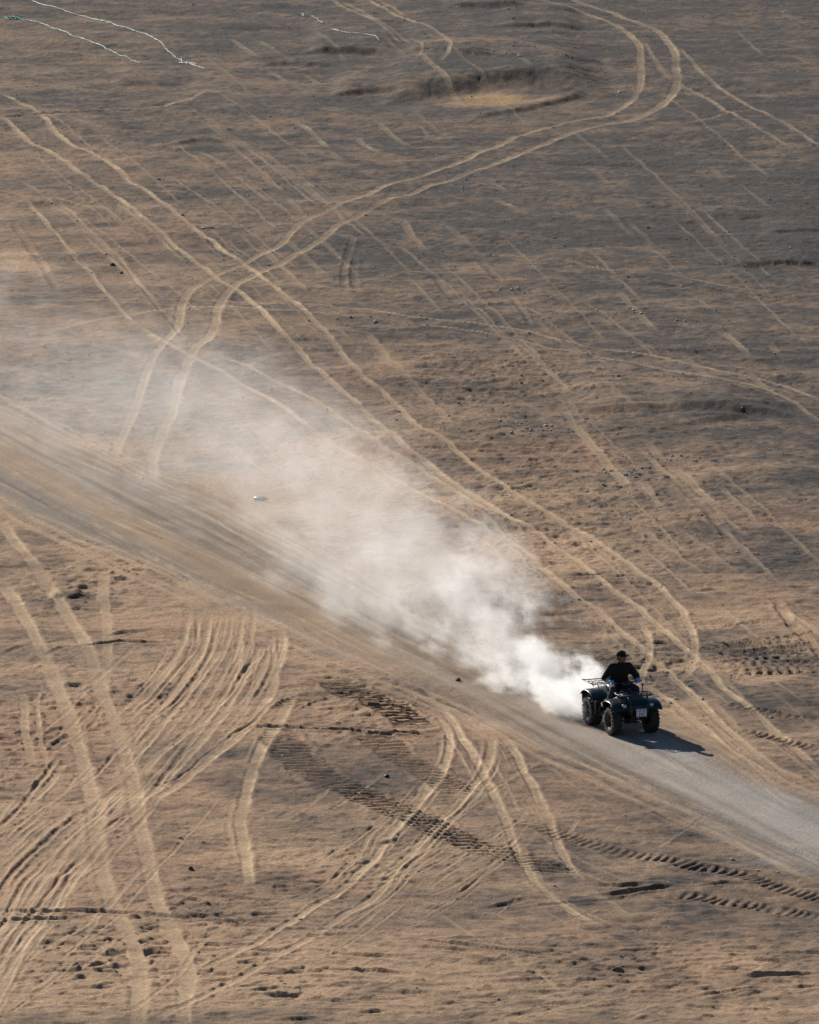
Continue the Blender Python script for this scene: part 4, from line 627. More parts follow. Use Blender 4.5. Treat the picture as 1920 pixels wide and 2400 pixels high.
 ('L',0.12,0.020,0.29,[(6.11,193.13),(6.40,191.79),(6.69,190.42),(6.98,188.99)]),
 ('L',0.09,0.020,0.30,[(5.12,190.88),(5.41,189.56),(5.69,188.20),(5.97,186.79)]),
 ('L',0.07,0.020,0.27,[(5.98,196.17),(6.25,194.78),(6.52,193.37),(6.79,191.89)]),
 ('L',0.13,0.020,0.38,[(5.72,200.57),(6.08,198.87),(6.43,197.16),(6.79,195.36)]),
 ('L',0.11,0.020,0.40,[(6.18,192.83),(6.64,190.72),(7.08,188.60),(7.53,186.39)]),
 ('L',0.09,0.020,0.38,[(6.34,193.10),(6.77,190.60),(7.17,188.09),(7.58,185.50)])]
ROAD_LO = [(-12.16,227.48),(-9.82,221.83),(-9.45,220.00),(-8.86,218.98),(-7.93,216.67),(-6.72,213.49),(-5.55,210.96),(-4.61,208.10),(-3.78,206.28),(-2.96,204.38),(-1.88,201.49),(-0.58,198.67),(0.00,197.64),(0.51,196.42),(1.13,194.69),(1.74,193.08),(2.22,191.55),(2.94,189.77),(3.73,188.10),(4.16,186.91),(4.84,185.34),(5.51,183.79),(6.17,182.23),(6.72,180.98),(7.04,180.07),(7.45,179.05),(7.94,178.17),(8.98,175.79)]
ROAD_UP = [(-12.98,243.31),(-10.48,237.21),(-9.00,232.75),(-7.61,229.43),(-6.25,225.57),(-4.94,223.06),(-3.42,218.20),(-1.57,212.41),(0.00,206.92),(1.31,203.23),(3.03,198.67),(3.99,196.23),(4.94,194.31),(5.37,193.37),(6.28,191.64),(6.90,189.45),(7.54,187.30),(8.28,186.12),(9.34,183.11)]
SCARPS = [
 ([(-1.09,299.14),(0.07,300.71),(0.69,301.61),(1.52,302.06),(2.36,302.97),(3.19,303.43),(4.09,303.43),(4.58,303.08),(5.25,302.29),(5.92,300.93),(6.57,299.25)],0.45,2.40,16.0),
 ([(1.61,293.58),(2.98,295.51),(3.80,296.70),(4.64,298.12),(5.34,299.33),(6.05,300.32)],0.11,0.80,1.6),
 ([(2.75,317.20),(3.70,317.45),(4.80,317.94),(6.09,317.20)],0.14,0.50,9.0),
 ([(-3.69,310.22),(-3.20,310.93),(-1.99,311.17),(-1.14,310.93),(0.00,309.16)],0.22,0.70,9.0),
 ([(-0.43,310.02),(0.57,310.02),(1.27,309.08),(1.69,308.14),(3.10,307.67)],0.13,0.50,7.0),
 ([(1.04,324.54),(2.52,324.15),(4.14,323.50)],0.20,0.60,9.0),
 ([(3.70,236.29),(4.56,235.94),(5.32,235.87),(6.51,235.94),(8.02,235.66),(9.10,235.38),(10.15,234.69)],0.18,0.80,6.0),
 ([(6.44,233.27),(6.99,233.68),(7.54,234.16),(8.65,234.84)],0.08,0.60,5.0),
 ([(-2.75,300.04),(-1.51,300.82),(-0.41,301.16),(0.55,300.71)],0.20,0.60,9.0),
 ([(-5.64,308.15),(-4.51,308.39),(-3.67,308.39),(-2.11,307.45)],0.10,0.50,6.0),
 ([(-9.83,302.72),(-8.59,302.95),(-7.06,302.72)],0.09,0.40,6.0),
 ([(-7.63,287.29),(-7.12,287.70),(-6.61,288.52),(-5.41,288.11)],0.09,0.40,4.0),
 ([(8.88,261.40),(9.97,261.57),(10.69,261.74),(11.76,261.40)],0.10,0.40,6.0),
 ([(10.07,267.61),(10.81,267.78),(12.06,268.23)],0.08,0.40,6.0),
 ([(-8.18,208.53),(-7.81,208.74),(-7.36,208.47)],0.10,0.40,1.5)]
ROUGH = [
 (2.64,304.02,2.78,2.29,0.15),
 (-6.04,170.85,2.06,3.39,0.85),
 (-7.75,192.43,1.16,5.75,0.90),
 (-2.52,169.02,1.73,2.20,0.70),
 (-5.72,196.23,1.09,2.45,0.70),
 (-7.55,209.63,1.16,2.78,0.90),
 (-6.47,212.41,0.88,1.70,0.80),
 (5.80,168.65,2.35,4.44,0.30),
 (7.65,201.69,1.86,3.11,0.30),
 (5.00,200.17,1.11,3.06,0.80),
 (3.49,222.44,3.59,13.04,0.50),
 (-9.48,239.69,1.98,6.59,0.50),
 (-3.89,174.24,1.46,2.73,0.70),
 (-0.84,180.19,1.25,1.65,0.40),
 (3.49,170.48,2.38,2.24,0.40),
 (-6.41,181.85,0.67,2.54,0.50),
 (-1.17,195.26,1.45,2.92,0.50),
 (1.09,167.58,2.34,2.90,0.25),
 (-2.15,177.77,1.32,2.02,0.30),
 (2.10,239.69,2.76,7.35,0.40)]
SAND = [
 (-11.18,263.55,0.54,1.21,1.90),
 (-10.78,261.00,0.72,1.18,1.70),
 (-10.34,260.41,0.26,0.84,1.00),
 (-7.54,258.50,0.30,1.00,0.80),
 (-9.46,264.41,0.30,0.69,0.80),
 (-2.21,228.78,1.48,1.97,0.90),
 (-2.67,223.06,2.26,3.46,1.50),
 (-4.08,221.21,1.84,2.16,1.30),
 (-1.41,218.20,1.41,2.40,1.00),
 (-0.84,227.48,0.84,1.95,0.70),
 (-9.10,235.48,1.63,3.50,0.50),
 (-9.97,232.75,0.54,1.01,0.90),
 (2.74,299.21,0.82,1.33,1.00),
 (2.32,297.90,1.23,1.09,0.60),
 (3.95,297.90,1.09,0.88,0.50),
 (-11.82,280.42,0.51,1.46,0.60),
 (-5.80,287.88,0.53,1.02,0.40),
 (-0.67,244.04,0.34,1.04,0.90),
 (-0.22,243.31,0.28,0.88,0.70),
 (4.45,230.09,0.42,1.32,0.50),
 (-8.15,200.17,0.56,0.71,0.60),
 (-6.93,208.54,0.17,2.48,0.50),
 (7.35,198.67,0.74,1.10,1.10),
 (5.95,200.93,0.65,1.27,0.90),
 (6.76,200.17,0.56,1.01,0.60),
 (6.16,195.74,0.54,0.97,0.70),
 (4.24,175.40,0.49,0.98,0.50),
 (-4.71,171.59,0.64,1.51,0.50),
 (-2.11,175.01,0.98,1.56,0.40),
 (-0.48,171.22,1.59,1.12,0.40),
 (2.18,214.69,0.79,2.33,0.40),
 (4.24,178.97,0.50,0.81,0.60),
 (5.54,181.02,1.01,0.83,0.30),
 (-7.48,199.67,0.55,0.50,0.50),
 (1.68,305.50,1.54,1.50,-0.90),
 (3.90,304.59,0.56,2.06,-1.20),
 (5.16,304.59,0.84,1.37,-0.60),
 (9.48,261.42,2.40,3.42,-0.40),
 (6.61,266.59,3.67,7.21,-0.20),
 (-3.50,245.53,1.35,2.26,-0.50),
 (-0.97,263.12,1.81,5.23,-0.40),
 (2.18,250.09,2.30,3.14,-0.30),
 (3.13,234.11,0.86,2.06,-0.50),
 (-4.81,255.64,0.59,3.28,-0.40),
 (-6.80,274.72,0.76,1.87,-0.50),
 (-9.48,239.69,1.65,2.16,-0.40),
 (-3.56,227.48,1.68,1.30,-0.50),
 (8.02,235.48,1.52,1.39,-0.40),
 (3.09,170.66,1.43,0.74,-0.40),
 (-4.31,175.01,0.49,1.56,-0.30),
 (-7.49,207.99,0.58,1.64,-0.70),
 (-8.34,207.45,0.57,1.63,-0.50),
 (-2.63,176.97,0.49,1.20,-0.40),
 (-4.02,180.61,0.34,1.24,-0.30),
 (5.72,178.57,0.50,0.48,-0.40),
 (3.41,175.01,0.49,0.78,-0.30)]
STRANDS = [
 [(-13.47,327.59),(-13.13,325.89),(-12.22,323.43),(-11.51,322.03),(-10.67,320.26),(-9.92,318.39),(-9.05,316.29),(-8.37,313.61),(-8.05,311.57),(-7.71,309.45),(-7.34,308.51),(-6.74,306.88),(-6.27,306.42)],
 [(-13.93,320.89),(-13.66,320.76),(-13.01,319.76),(-12.36,318.51),(-11.68,316.53),(-11.00,314.46),(-10.36,313.01),(-9.77,310.98),(-9.34,309.45),(-8.86,308.04)],
 [(-3.71,322.28),(-3.58,321.27),(-3.38,321.65),(-3.31,320.64),(-3.09,319.38),(-2.94,318.01)],
 [(-2.60,316.41),(-2.09,315.43),(-1.73,314.94),(-1.29,314.22),(-1.06,313.25),(-1.03,312.41)]]
OCHRE = [
 (2.60,298.99,0.96,0.99,0.75),
 (3.15,298.77,0.55,0.66,0.40),
 (1.78,298.34,0.82,0.66,0.30)]
SOIL_AND_SHADE = [  # dark soil and mud, with the shade of the bank faces painted in
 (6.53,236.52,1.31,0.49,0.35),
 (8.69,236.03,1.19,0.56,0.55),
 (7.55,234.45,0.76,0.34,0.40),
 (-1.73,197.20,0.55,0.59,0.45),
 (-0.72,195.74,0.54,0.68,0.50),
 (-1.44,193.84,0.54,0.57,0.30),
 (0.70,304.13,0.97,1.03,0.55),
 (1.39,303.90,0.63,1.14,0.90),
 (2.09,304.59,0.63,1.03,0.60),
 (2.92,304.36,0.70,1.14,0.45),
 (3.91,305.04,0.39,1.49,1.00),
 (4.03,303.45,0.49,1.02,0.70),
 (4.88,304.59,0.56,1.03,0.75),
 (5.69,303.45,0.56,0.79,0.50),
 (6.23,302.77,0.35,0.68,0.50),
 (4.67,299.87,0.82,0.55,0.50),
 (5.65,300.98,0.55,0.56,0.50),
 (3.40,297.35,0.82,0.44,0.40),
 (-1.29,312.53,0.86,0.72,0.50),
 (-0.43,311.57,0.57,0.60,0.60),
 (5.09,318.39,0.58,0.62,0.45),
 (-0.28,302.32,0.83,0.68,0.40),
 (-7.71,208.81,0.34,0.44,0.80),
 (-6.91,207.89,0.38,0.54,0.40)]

# ------------------------------------------------------------------ helpers
def tag(o, label=None, cat=None, group=None, kind=None):
    for k, v in (('label', label), ('category', cat), ('group', group), ('kind', kind)):
        if v: o[k] = v
    return o
def empty(name, loc=(0,0,0), parent=None):
    o = bpy.data.objects.new(name, None); COL.objects.link(o); o.location = loc; o.empty_display_size = .2
    o.parent = parent
    return o
def nmat(name, rgb, rough=.6, metal=0., var=.15, scale=30., spec=.5, bump=0.):
    m = bpy.data.materials.new(name); m.use_nodes = True
    nt = m.node_tree; b = nt.nodes['Principled BSDF']
    b.inputs['Roughness'].default_value = rough; b.inputs['Metallic'].default_value = metal
    b.inputs['Specular IOR Level'].default_value = spec
    tc = nt.nodes.new('ShaderNodeTexCoord'); nz = nt.nodes.new('ShaderNodeTexNoise')
    nz.inputs['Scale'].default_value = scale; nz.inputs['Detail'].default_value = 5
    nt.links.new(tc.outputs['Object'], nz.inputs['Vector'])
    rp = nt.nodes.new('ShaderNodeValToRGB')
    rp.color_ramp.elements[0].position = .3; rp.color_ramp.elements[1].position = .7
    rp.color_ramp.elements[0].color = (*[c*(1-var) for c in rgb], 1)
    rp.color_ramp.elements[1].color = (*[min(1, c*(1+var)) for c in rgb], 1)
    nt.links.new(nz.outputs[0], rp.inputs[0]); nt.links.new(rp.outputs[0], b.inputs['Base Color'])
    if bump:
        bp = nt.nodes.new('ShaderNodeBump'); bp.inputs['Strength'].default_value = bump; bp.inputs['Distance'].default_value = .01
        nt.links.new(nz.outputs[0], bp.inputs['Height']); nt.links.new(bp.outputs[0], b.inputs['Normal'])
    return m

class MB:
    """collects shapes into one mesh"""
    def __init__(s): s.v = []; s.f = []
    def add(s, vs, fs):
        n = len(s.v); s.v += [tuple(v) for v in vs]; s.f += [tuple(i+n for i in f) for f in fs]; return s
    def box(s, c, d, rot=None):
        x, y, z = d[0]/2, d[1]/2, d[2]/2
        vs = [Vector(p) for p in ((-x,-y,-z),(x,-y,-z),(x,y,-z),(-x,y,-z),(-x,-y,z),(x,-y,z),(x,y,z),(-x,y,z))]
        if rot is not None: vs = [rot @ v for v in vs]
        return s.add([v + Vector(c) for v in vs], [(0,3,2,1),(4,5,6,7),(0,1,5,4),(1,2,6,5),(2,3,7,6),(3,0,4,7)])
    def tube(s, pts, r, seg=8):
        pts = [Vector(p) for p in pts]; rr = r if isinstance(r, (list, tuple)) else [r]*len(pts)
        vs = []; fs = []; up = Vector((0,0,1)); prev = None
        for i, p in enumerate(pts):
            t = (pts[min(i+1, len(pts)-1)] - pts[max(i-1, 0)]).normalized()
            if prev is None:
                a = t.cross(up)
                if a.length < 1e-3: a = t.cross(Vector((1,0,0)))
                a.normalize()
            else:
                a = prev - t*prev.dot(t)
                if a.length < 1e-5: a = t.orthogonal()
                a.normalize()
            prev = a; b = t.cross(a)
            for k in range(seg):
                an = 2*math.pi*k/seg
                vs.append(p + (a*math.cos(an) + b*math.sin(an))*rr[i])
        for i in range(len(pts)-1):
            for k in range(seg):
                k2 = (k+1) % seg
                fs.append((i*seg+k, i*seg+k2, (i+1)*seg+k2, (i+1)*seg+k))
        fs.append(tuple(reversed(range(seg)))); fs.append(tuple((len(pts)-1)*seg+k for k in range(seg)))
        return s.add(vs, fs)
    def lathe_y(s, prof, seg=32, c=(0,0,0)):
        """profile of (y, r) closed loop around the y axis"""
        n = len(prof); vs = []; fs = []
        for k in range(seg):
            a = 2*math.pi*k/seg
            for (y, r) in prof: vs.append((c[0]+r*math.cos(a), c[1]+y, c[2]+r*math.sin(a)))
        for k in range(seg):
            k2 = (k+1) % seg
            for i in range(n):
                j = (i+1) % n
                fs.append((k*n+i, k*n+j, k2*n+j, k2*n+i))
        return s.add(vs, fs)
    def ball(s, c, r, nu=12, nv=8, rot=None):
        r = r if isinstance(r, (tuple, list)) else (r, r, r)
        vs = [Vector((0,0,-r[2]))]; fs = []
        for i in range(1, nv):
            t = -math.pi/2 + math.pi*i/nv
            for k in range(nu):
                a = 2*math.pi*k/nu
                vs.append(Vector((r[0]*math.cos(t)*math.cos(a), r[1]*math.cos(t)*math.sin(a), r[2]*math.sin(t))))
        vs.append(Vector((0,0,r[2])))
        for k in range(nu): fs.append((0, 1+(k+1) % nu, 1+k))
        for i in range(nv-2):
            for k in range(nu):
                k2 = (k+1) % nu
                fs.append((1+i*nu+k, 1+i*nu+k2, 1+(i+1)*nu+k2, 1+(i+1)*nu+k))
        top = len(vs)-1
        for k in range(nu): fs.append((top, 1+(nv-2)*nu+k, 1+(nv-2)*nu+(k+1) % nu))
        if rot is not None: vs = [rot @ v for v in vs]
        return s.add([v + Vector(c) for v in vs], fs)
    def cap(s, a, b, ra, rb, seg=12):
        a = Vector(a); b = Vector(b)
        s.tube([a, a.lerp(b, .5), b], [ra, (ra+rb)/2, rb], seg)
        s.ball(a, ra, seg, 8); s.ball(b, rb, seg, 8); return s
    def build(s, name, mat, parent=None, smooth=True, bevel=0, loc=None, solid=0, subsurf=0, remesh=0, smoothing=0):
        me = bpy.data.meshes.new(name); me.from_pydata(s.v, [], s.f); me.validate(); me.update()
        bm = bmesh.new(); bm.from_mesh(me); bmesh.ops.recalc_face_normals(bm, faces=bm.faces); bm.to_mesh(me); bm.free()
        o = bpy.data.objects.new(name, me); COL.objects.link(o); o.parent = parent
        if loc: o.location = loc
        if solid:
            md = o.modifiers.new('solid', 'SOLIDIFY'); md.thickness = solid; md.offset = -1
        if remesh:
            md = o.modifiers.new('remesh', 'REMESH'); md.mode = 'VOXEL'; md.voxel_size = remesh
        if smoothing:
            md = o.modifiers.new('smooth', 'SMOOTH'); md.factor = .5; md.iterations = smoothing
        if bevel:
            md = o.modifiers.new('bevel', 'BEVEL'); md.width = bevel; md.segments = 2; md.limit_method = 'ANGLE'
        if subsurf:
            md = o.modifiers.new('sub', 'SUBSURF'); md.levels = subsurf; md.render_levels = subsurf
        if remesh:                                   # bake so that the body is one plain mesh
            dg = bpy.context.evaluated_depsgraph_get()
            new = bpy.data.meshes.new_from_object(o.evaluated_get(dg)); o.modifiers.clear(); o.data = new; me = new
        if smooth: me.polygons.foreach_set('use_smooth', [True]*len(me.polygons))
        me.materials.clear(); me.materials.append(mat)
        return o

# ------------------------------------------------------------------ noise on arrays
rng = np.random.RandomState(11)
TAB = [rng.rand(256, 256).astype(np.float32) for _ in range(6)]
def vnoise(x, y, k=0):
    T = TAB[k % 6]
    xi = np.floor(x); yi = np.floor(y); fx = (x-xi).astype(np.float32); fy = (y-yi).astype(np.float32)
    fx = fx*fx*fx*(fx*(fx*6-15)+10); fy = fy*fy*fy*(fy*(fy*6-15)+10)
    i0 = xi.astype(np.int64) & 255; j0 = yi.astype(np.int64) & 255; i1 = (i0+1) & 255; j1 = (j0+1) & 255
    a = T[i0, j0]; b = T[i1, j0]; c = T[i0, j1]; d = T[i1, j1]
    return (a+(b-a)*fx)*(1-fy) + (c+(d-c)*fx)*fy          # 0..1
def rnoise(x, y, wl, k=0, ang=.5, st=1.0):
    ca, sa = math.cos(ang), math.sin(ang)
    return vnoise((x*ca+y*sa)/wl + 17.3*k, (-x*sa+y*ca)/(wl*st) + 31.7*k, k)
def fbm(x, y, wl, octv=3, k=0):
    o = 0; a = 1.; t = 0
    for i in range(octv):
        o = o + a*rnoise(x, y, wl, k+i, .5+i*1.1); t += a; a *= .5; wl *= .47
    return o/t
def sstep(e0, e1, v):
    t = np.clip((v-e0)/(e1-e0), 0, 1); return t*t*(3-2*t)

# ------------------------------------------------------------------ the plain: one sheet, fine where the view falls
def grow(start, step, end, fac):
    out = []; v = start; s = step
    while v < end: s *= fac; v += s; out.append(v)
    return out
uf = np.arange(-.0490, .04901, 1.28e-4)
uo = np.array(grow(.0491, 3e-4, 14., 1.33))
U = np.concatenate([-uo[::-1], uf, uo])
dep = PITCH + np.arctan((np.arange(2475, -71, -1.6) - 1200.)/22000.)
yf = CAM_H/np.tan(dep)
yb = np.array(grow(0, .15, 480., 1.3)); yb = (yf[0]-yb)[::-1]
ya = yf[-1] + np.array(grow(0, .4, 9000., 1.3))
Y = np.concatenate([yb, yf, ya])
SY = np.where(Y > 140, Y, 140.)
NR, NC = len(Y), len(U)
X2 = (U[None, :]*SY[:, None]); Y2 = np.repeat(Y[:, None], NC, 1)
fine = (sstep(.065, .0495, np.abs(U))[None, :]*(sstep(yf[0]-6, yf[0], Y)*sstep(yf[-1]+12, yf[-1], Y))[:, None]).astype(np.float32)

def resample(pts, step):
    P = np.array(pts, float); n = len(P)
    if n < 3: Q = P
    else:
        out = []
        for i in range(n-1):
            p0 = P[max(i-1, 0)]; p1 = P[i]; p2 = P[i+1]; p3 = P[min(i+2, n-1)]
            m = max(1, int(np.linalg.norm(p2-p1)/step))
            for t in np.arange(m)/m:
                out.append(.5*((2*p1)+(-p0+p2)*t+(2*p0-5*p1+4*p2-p3)*t*t+(-p0+3*p1-3*p2+p3)*t**3))
        out.append(P[-1]); Q = np.array(out)
    return Q
def window(xmin, xmax, ymin, ymax):
    r0, r1 = np.searchsorted(Y, ymin), np.searchsorted(Y, ymax)
    lo = min(xmin/max(ymin, 140), xmin/max(ymax, 140)); hi = max(xmax/max(ymin, 140), xmax/max(ymax, 140))
    return r0, r1, np.searchsorted(U, lo), np.searchsorted(U, hi)
def dist_field(pts, rad, step=.6):
    """signed lateral offset and run length to a polyline, on the sub-grid round it"""
    Q = resample(pts, step)
    r0, r1, c0, c1 = window(Q[:,0].min()-rad, Q[:,0].max()+rad, Q[:,1].min()-rad, Q[:,1].max()+rad)
    if r1-r0 < 1 or c1-c0 < 1: return None
    D = np.full((r1-r0, c1-c0), 1e9, np.float32); L = np.zeros_like(D); SG = np.zeros_like(D)
    run = 0.
    for a, b in zip(Q[:-1], Q[1:]):
        ln = float(np.linalg.norm(b-a))
        if ln < 1e-6: continue
        q0, q1, e0, e1 = window(min(a[0], b[0])-rad, max(a[0], b[0])+rad, min(a[1], b[1])-rad, max(a[1], b[1])+rad)
        if q1 > q0 and e1 > e0:
            sx = X2[q0:q1, e0:e1]-a[0]; sy = Y2[q0:q1, e0:e1]-a[1]; dx, dy = (b-a)/ln
            t = np.clip(sx*dx+sy*dy, 0, ln); lx = sx-dx*t; ly = sy-dy*t
            d = np.hypot(lx, ly); s = np.where(dx*sy-dy*sx >= 0, 1, -1)
            vd = D[q0-r0:q1-r0, e0-c0:e1-c0]; m = d < vd
            vd[m] = d[m]; L[q0-r0:q1-r0, e0-c0:e1-c0][m] = (run+t)[m]; SG[q0-r0:q1-r0, e0-c0:e1-c0][m] = s[m]
        run += ln
    return (slice(r0, r1), slice(c0, c1)), D, L, SG, run

def blobs(lst):
    o = np.zeros((NR, NC), np.float32)
    for (x, y, rx, ry, a) in lst:
        r0, r1, c0, c1 = window(x-2.6*rx, x+2.6*rx, y-2.6*ry, y+2.6*ry)
        if r1 > r0 and c1 > c0:
            q = ((X2[r0:r1, c0:c1]-x)/rx)**2 + ((Y2[r0:r1, c0:c1]-y)/ry)**2
            o[r0:r1, c0:c1] += a*np.exp(-q)
    return o

# --- road: band between two edge lines
def edge_x(pts, yv):
    P = np.array(sorted(pts, key=lambda p: p[1])); return np.interp(yv, P[:,1], P[:,0])
YS = np.linspace(120, 300, 700)
lo = edge_x(ROAD_LO, Y)[:, None]; up = edge_x(ROAD_UP, Y)[:, None]
wob = (fbm(X2, Y2, 3.4, 4, 2)-.5)*3.4
rd_l = X2 - lo + wob*.5; rd_u = up - X2 + wob*.5           # >0 inside
road = sstep(-.5, .8, rd_l)*sstep(-.6, 1.0, rd_u)*(sstep(150, 160, Y)*sstep(262, 250, Y))[:, None]
road = road.astype(np.float32)

# --- height
rough = np.clip(.28 + blobs(ROUGH), 0, 1.5)*(1-.85*road)
sandz = blobs(SAND)
n_mid = fbm(X2, Y2, 1.3, 3, 1)
z = (fbm(X2, Y2, 14., 2, 3)-.5)*.16*(1-road*.5) + (n_mid-.5)*.08*(1-.8*road)
und = .6*vnoise(X2/5.5+3, Y2/2.1, 0) + .4*vnoise(X2/2.4+8, Y2/.95, 3)
z = z + (und-.5)*.12*(1-.9*road)*(.35+.65*sstep(190, 240, Y)[:, None])
z = z.astype(np.float32)
for pts, h, face, back in SCARPS:
    P = np.array(pts); P = P[np.argsort(P[:, 0])]; x0, x1 = P[0, 0], P[-1, 0]; run = x1-x0
    r0, r1, q0, q1 = window(x0, x1, P[:, 1].min()-face*3, P[:, 1].max()+back*2.5)
    if r1-r0 < 1 or q1-q0 < 1: continue
    sl = (slice(r0, r1), slice(q0, q1)); xs, ys_ = X2[sl], Y2[sl]
    f = np.interp(xs, P[:, 0], P[:, 1]) + (rnoise(xs, xs*0, 3.4, 2)-.5)*face*.3 + (rnoise(xs, xs*0, .5, 3)-.5)*face*.10
    L = np.clip(np.minimum(xs-x0, x1-xs)/(run*.25), 0, 1); L = L*L*(3-2*L)
    sd_ = ys_-f; hh_ = h*L*(.8+.4*rnoise(xs, ys_, 3.5, 1))
    prof = np.where(sd_ >= 0, np.exp(-(np.maximum(sd_, 0)/back)**2*1.3), sstep(-face*(.6+.4*L), 0, sd_))
    z[sl] += hh_*prof
# clods, hoof and foot marks
c1 = rnoise(X2, Y2, .46, 4, .12, .62); c2 = rnoise(X2, Y2, .19, 5, 1.0); c3 = rnoise(X2, Y2, .85, 0, -.15, .5)
dent = -sstep(.62, .78, c1)*.038 - sstep(.74, .88, c3)*.050 + sstep(.62, .8, c2)*.026
fineg = (rnoise(X2, Y2, .12, 2, .7)-.5)*.034 + (c2-.5)*.03 + (rnoise(X2, Y2, .075, 3, .2)-.5)*.030 + sstep(.72, .9, rnoise(X2, Y2, .15, 1, 1.3))*.03
calm = np.clip(.25+1.5*(fbm(X2, Y2, 5.5, 3, 5)-.2), .3, 1.15)*(.62+.38*sstep(195, 225, Y)[:, None])
clod = dent*rough + fineg*(.55+.5*rough)*calm*.62*(1-.55*road)
smooth = np.ones((NR, NC), np.float32)                    # how much of the clods survives
tz = np.zeros((NR, NC), np.float32); pale = np.zeros((NR, NC), np.float32)
edgew = (rnoise(X2, Y2, .5, 1, .9)-.5)
brk = fbm(X2, Y2, 2.2, 3, 4)
for kind, wd, dp, cl, pts in TRACKS:
    ext = np.ptp(np.array(pts), 0)
    if kind == 'P': wd *= 2.0; dp *= 1.5
    if kind == 'D' and ext[0] > ext[1]*.8: wd = max(wd, .26); dp *= .85
    elif kind == 'D': dp *= .38
    if kind == 'T': wd *= 1.4 if pts[0][0] < 1.5 else 1.05
    hw = wd/2
    r = dist_field(pts, hw*3.2+.05)
    if r is None: continue
    sl, D, L, SG, run = r
    vary = vnoise(L/1.3+7.7*hw*100, L*0+pts[0][0]*3.1, 2)
    t = D/hw*(1+.35*edgew[sl])
    if kind == 'L': t = t/(.86+.28*vary)
    ends = np.clip(np.minimum(L, run-L)/.8+.15, 0, 1) if kind != 'L' else np.clip(np.minimum(L, run-L)/1.6+.05, 0, 1)
    if kind == 'L':
        gro = np.clip(1-t*t, 0, 1); berm = np.exp(-((t-1.35)/.38)**2)
        tz[sl] += dp*.30*(-gro**.6 + .8*berm*(.4+1.1*brk[sl]))*ends
        bars = vnoise(L/.30+pts[0][1], L*0, 4)
        m = sstep(1.2, .55, t)*ends*(.70+.45*np.exp(-((t-.72)/.25)**2))*np.clip(.45+1.15*c2[sl], .4, 1.15)*(.62+.38*bars+.22*vnoise(L/2.6, L*0+hw*50, 5))*(1+.28*np.clip(D*SG/hw, -1, 1))
        smooth[sl] *= 1-.85*sstep(1.2, .8, t)*ends
        pale[sl] = np.maximum(pale[sl], m*cl*np.clip(.45+1.5*(brk[sl]-.25), .3, 1.15))
    elif kind == 'D':
        gro = np.clip(1-t*t, 0, 1)**.5; berm = np.exp(-((t-1.5)/.45)**2)
        amp = dp*(.65+.8*brk[sl])*ends
        tz[sl] += -amp*gro + amp*.45*berm
        smooth[sl] *= 1-.5*sstep(1.2, .8, t)*ends
        pass
    elif kind == 'T':
        lat = D*SG
        lug = np.sin(2*math.pi*(Y2[sl]/.27 + X2[sl]*.6 + edgew[sl]*.4)) if pts[0][0] < 1.5 else np.sin(2*math.pi*(L/.22 + lat*1.6 + edgew[sl]*.6))
        inside = sstep(1.15, .75, t)*ends
        amp = dp*np.clip(.15+1.3*brk[sl], .2, 1.4)*(1. if pts[0][0] < 1.5 else .75)
        tz[sl] += (-.35*dp + amp*.6*np.clip(lug*1.6, -1, 1))*inside + dp*.5*np.exp(-((t-1.15)/.15)**2)*ends
        smooth[sl] *= 1-.6*inside
    elif kind == 'P':
        ph = np.sin(2*math.pi*L/.25 + 4*edgew[sl])
        inside = sstep(1.2, .6, t)*ends
        tz[sl] += -dp*inside*sstep(-.3, .5, ph) + .02*inside
        smooth[sl] *= 1-.4*inside
z = z + (clod*smooth + tz)*fine
z = z.astype(np.float32)
ATV = Vector((4.43, 193.02, 0.))
pad = np.exp(-(((X2-ATV.x)/1.6)**2 + ((Y2-ATV.y)/2.2)**2)**2)
z = z*(1-pad)

def ground_z(x, y):
    i = int(np.clip(np.searchsorted(Y, y)-1, 0, NR-2)); uu = x/max(y, 140.)
    j = int(np.clip(np.searchsorted(U, uu)-1, 0, NC-2))
    fy = (y-Y[i])/(Y[i+1]-Y[i]); fx = (uu-U[j])/(U[j+1]-U[j])
    return float((z[i,j]*(1-fx)+z[i,j+1]*fx)*(1-fy) + (z[i+1,j]*(1-fx)+z[i+1,j+1]*fx)*fy)

# --- soil colour (linear albedo): grey gravel <-> warm sand, tracks expose sand, road is packed grey dust
GY = np.array([164, 176, 190, 204, 222, 240, 262, 290, 330, 420.]); GU = np.array([-.045, 0, .045])
GV = np.array([[.20,.28,.56],[.26,.30,.54],[.42,.38,.48],[.44,.36,.56],[.40,.26,.80],[.50,.70,1.0],[.60,.90,1.08],[.78,.98,1.1],[.98,1.02,1.08],[.96,1.0,1.05]])
ux = np.clip(X2/SY[:, None], -.045, .045); yi = np.clip(np.searchsorted(GY, Y)-1, 0, len(GY)-2)
fy = np.clip((Y-GY[yi])/(GY[yi+1]-GY[yi]), 0, 1)[:, None]
rows = GV[yi]*(1-fy) + GV[yi+1]*fy
grey = np.where(ux < 0, rows[:, 0:1]+(rows[:, 1:2]-rows[:, 0:1])*(ux+.045)/.045, rows[:, 1:2]+(rows[:, 2:3]-rows[:, 1:2])*ux/.045)
patch = fbm(X2, Y2, 4.5, 4, 5); fleck = fbm(X2, Y2, .8, 3, 0)
und_c = vnoise(X2/4.2+5, Y2/1.5, 2)
grey = np.clip(grey + (patch-.5)*(.55+1.15*sstep(240, 200, Y)[:, None]) + (und_c-.5)*(.10+.15*sstep(240, 200, Y)[:, None]) + (fleck-.5)*.7 + (c2-.5)*.4 - sandz*.55, 0, 1.12)
red = np.clip((fbm(X2, Y2, 6.5, 3, 2)-.45)*2.4, 0, 1)
def c3(r, g, b): return np.array([r, g, b], np.float32)
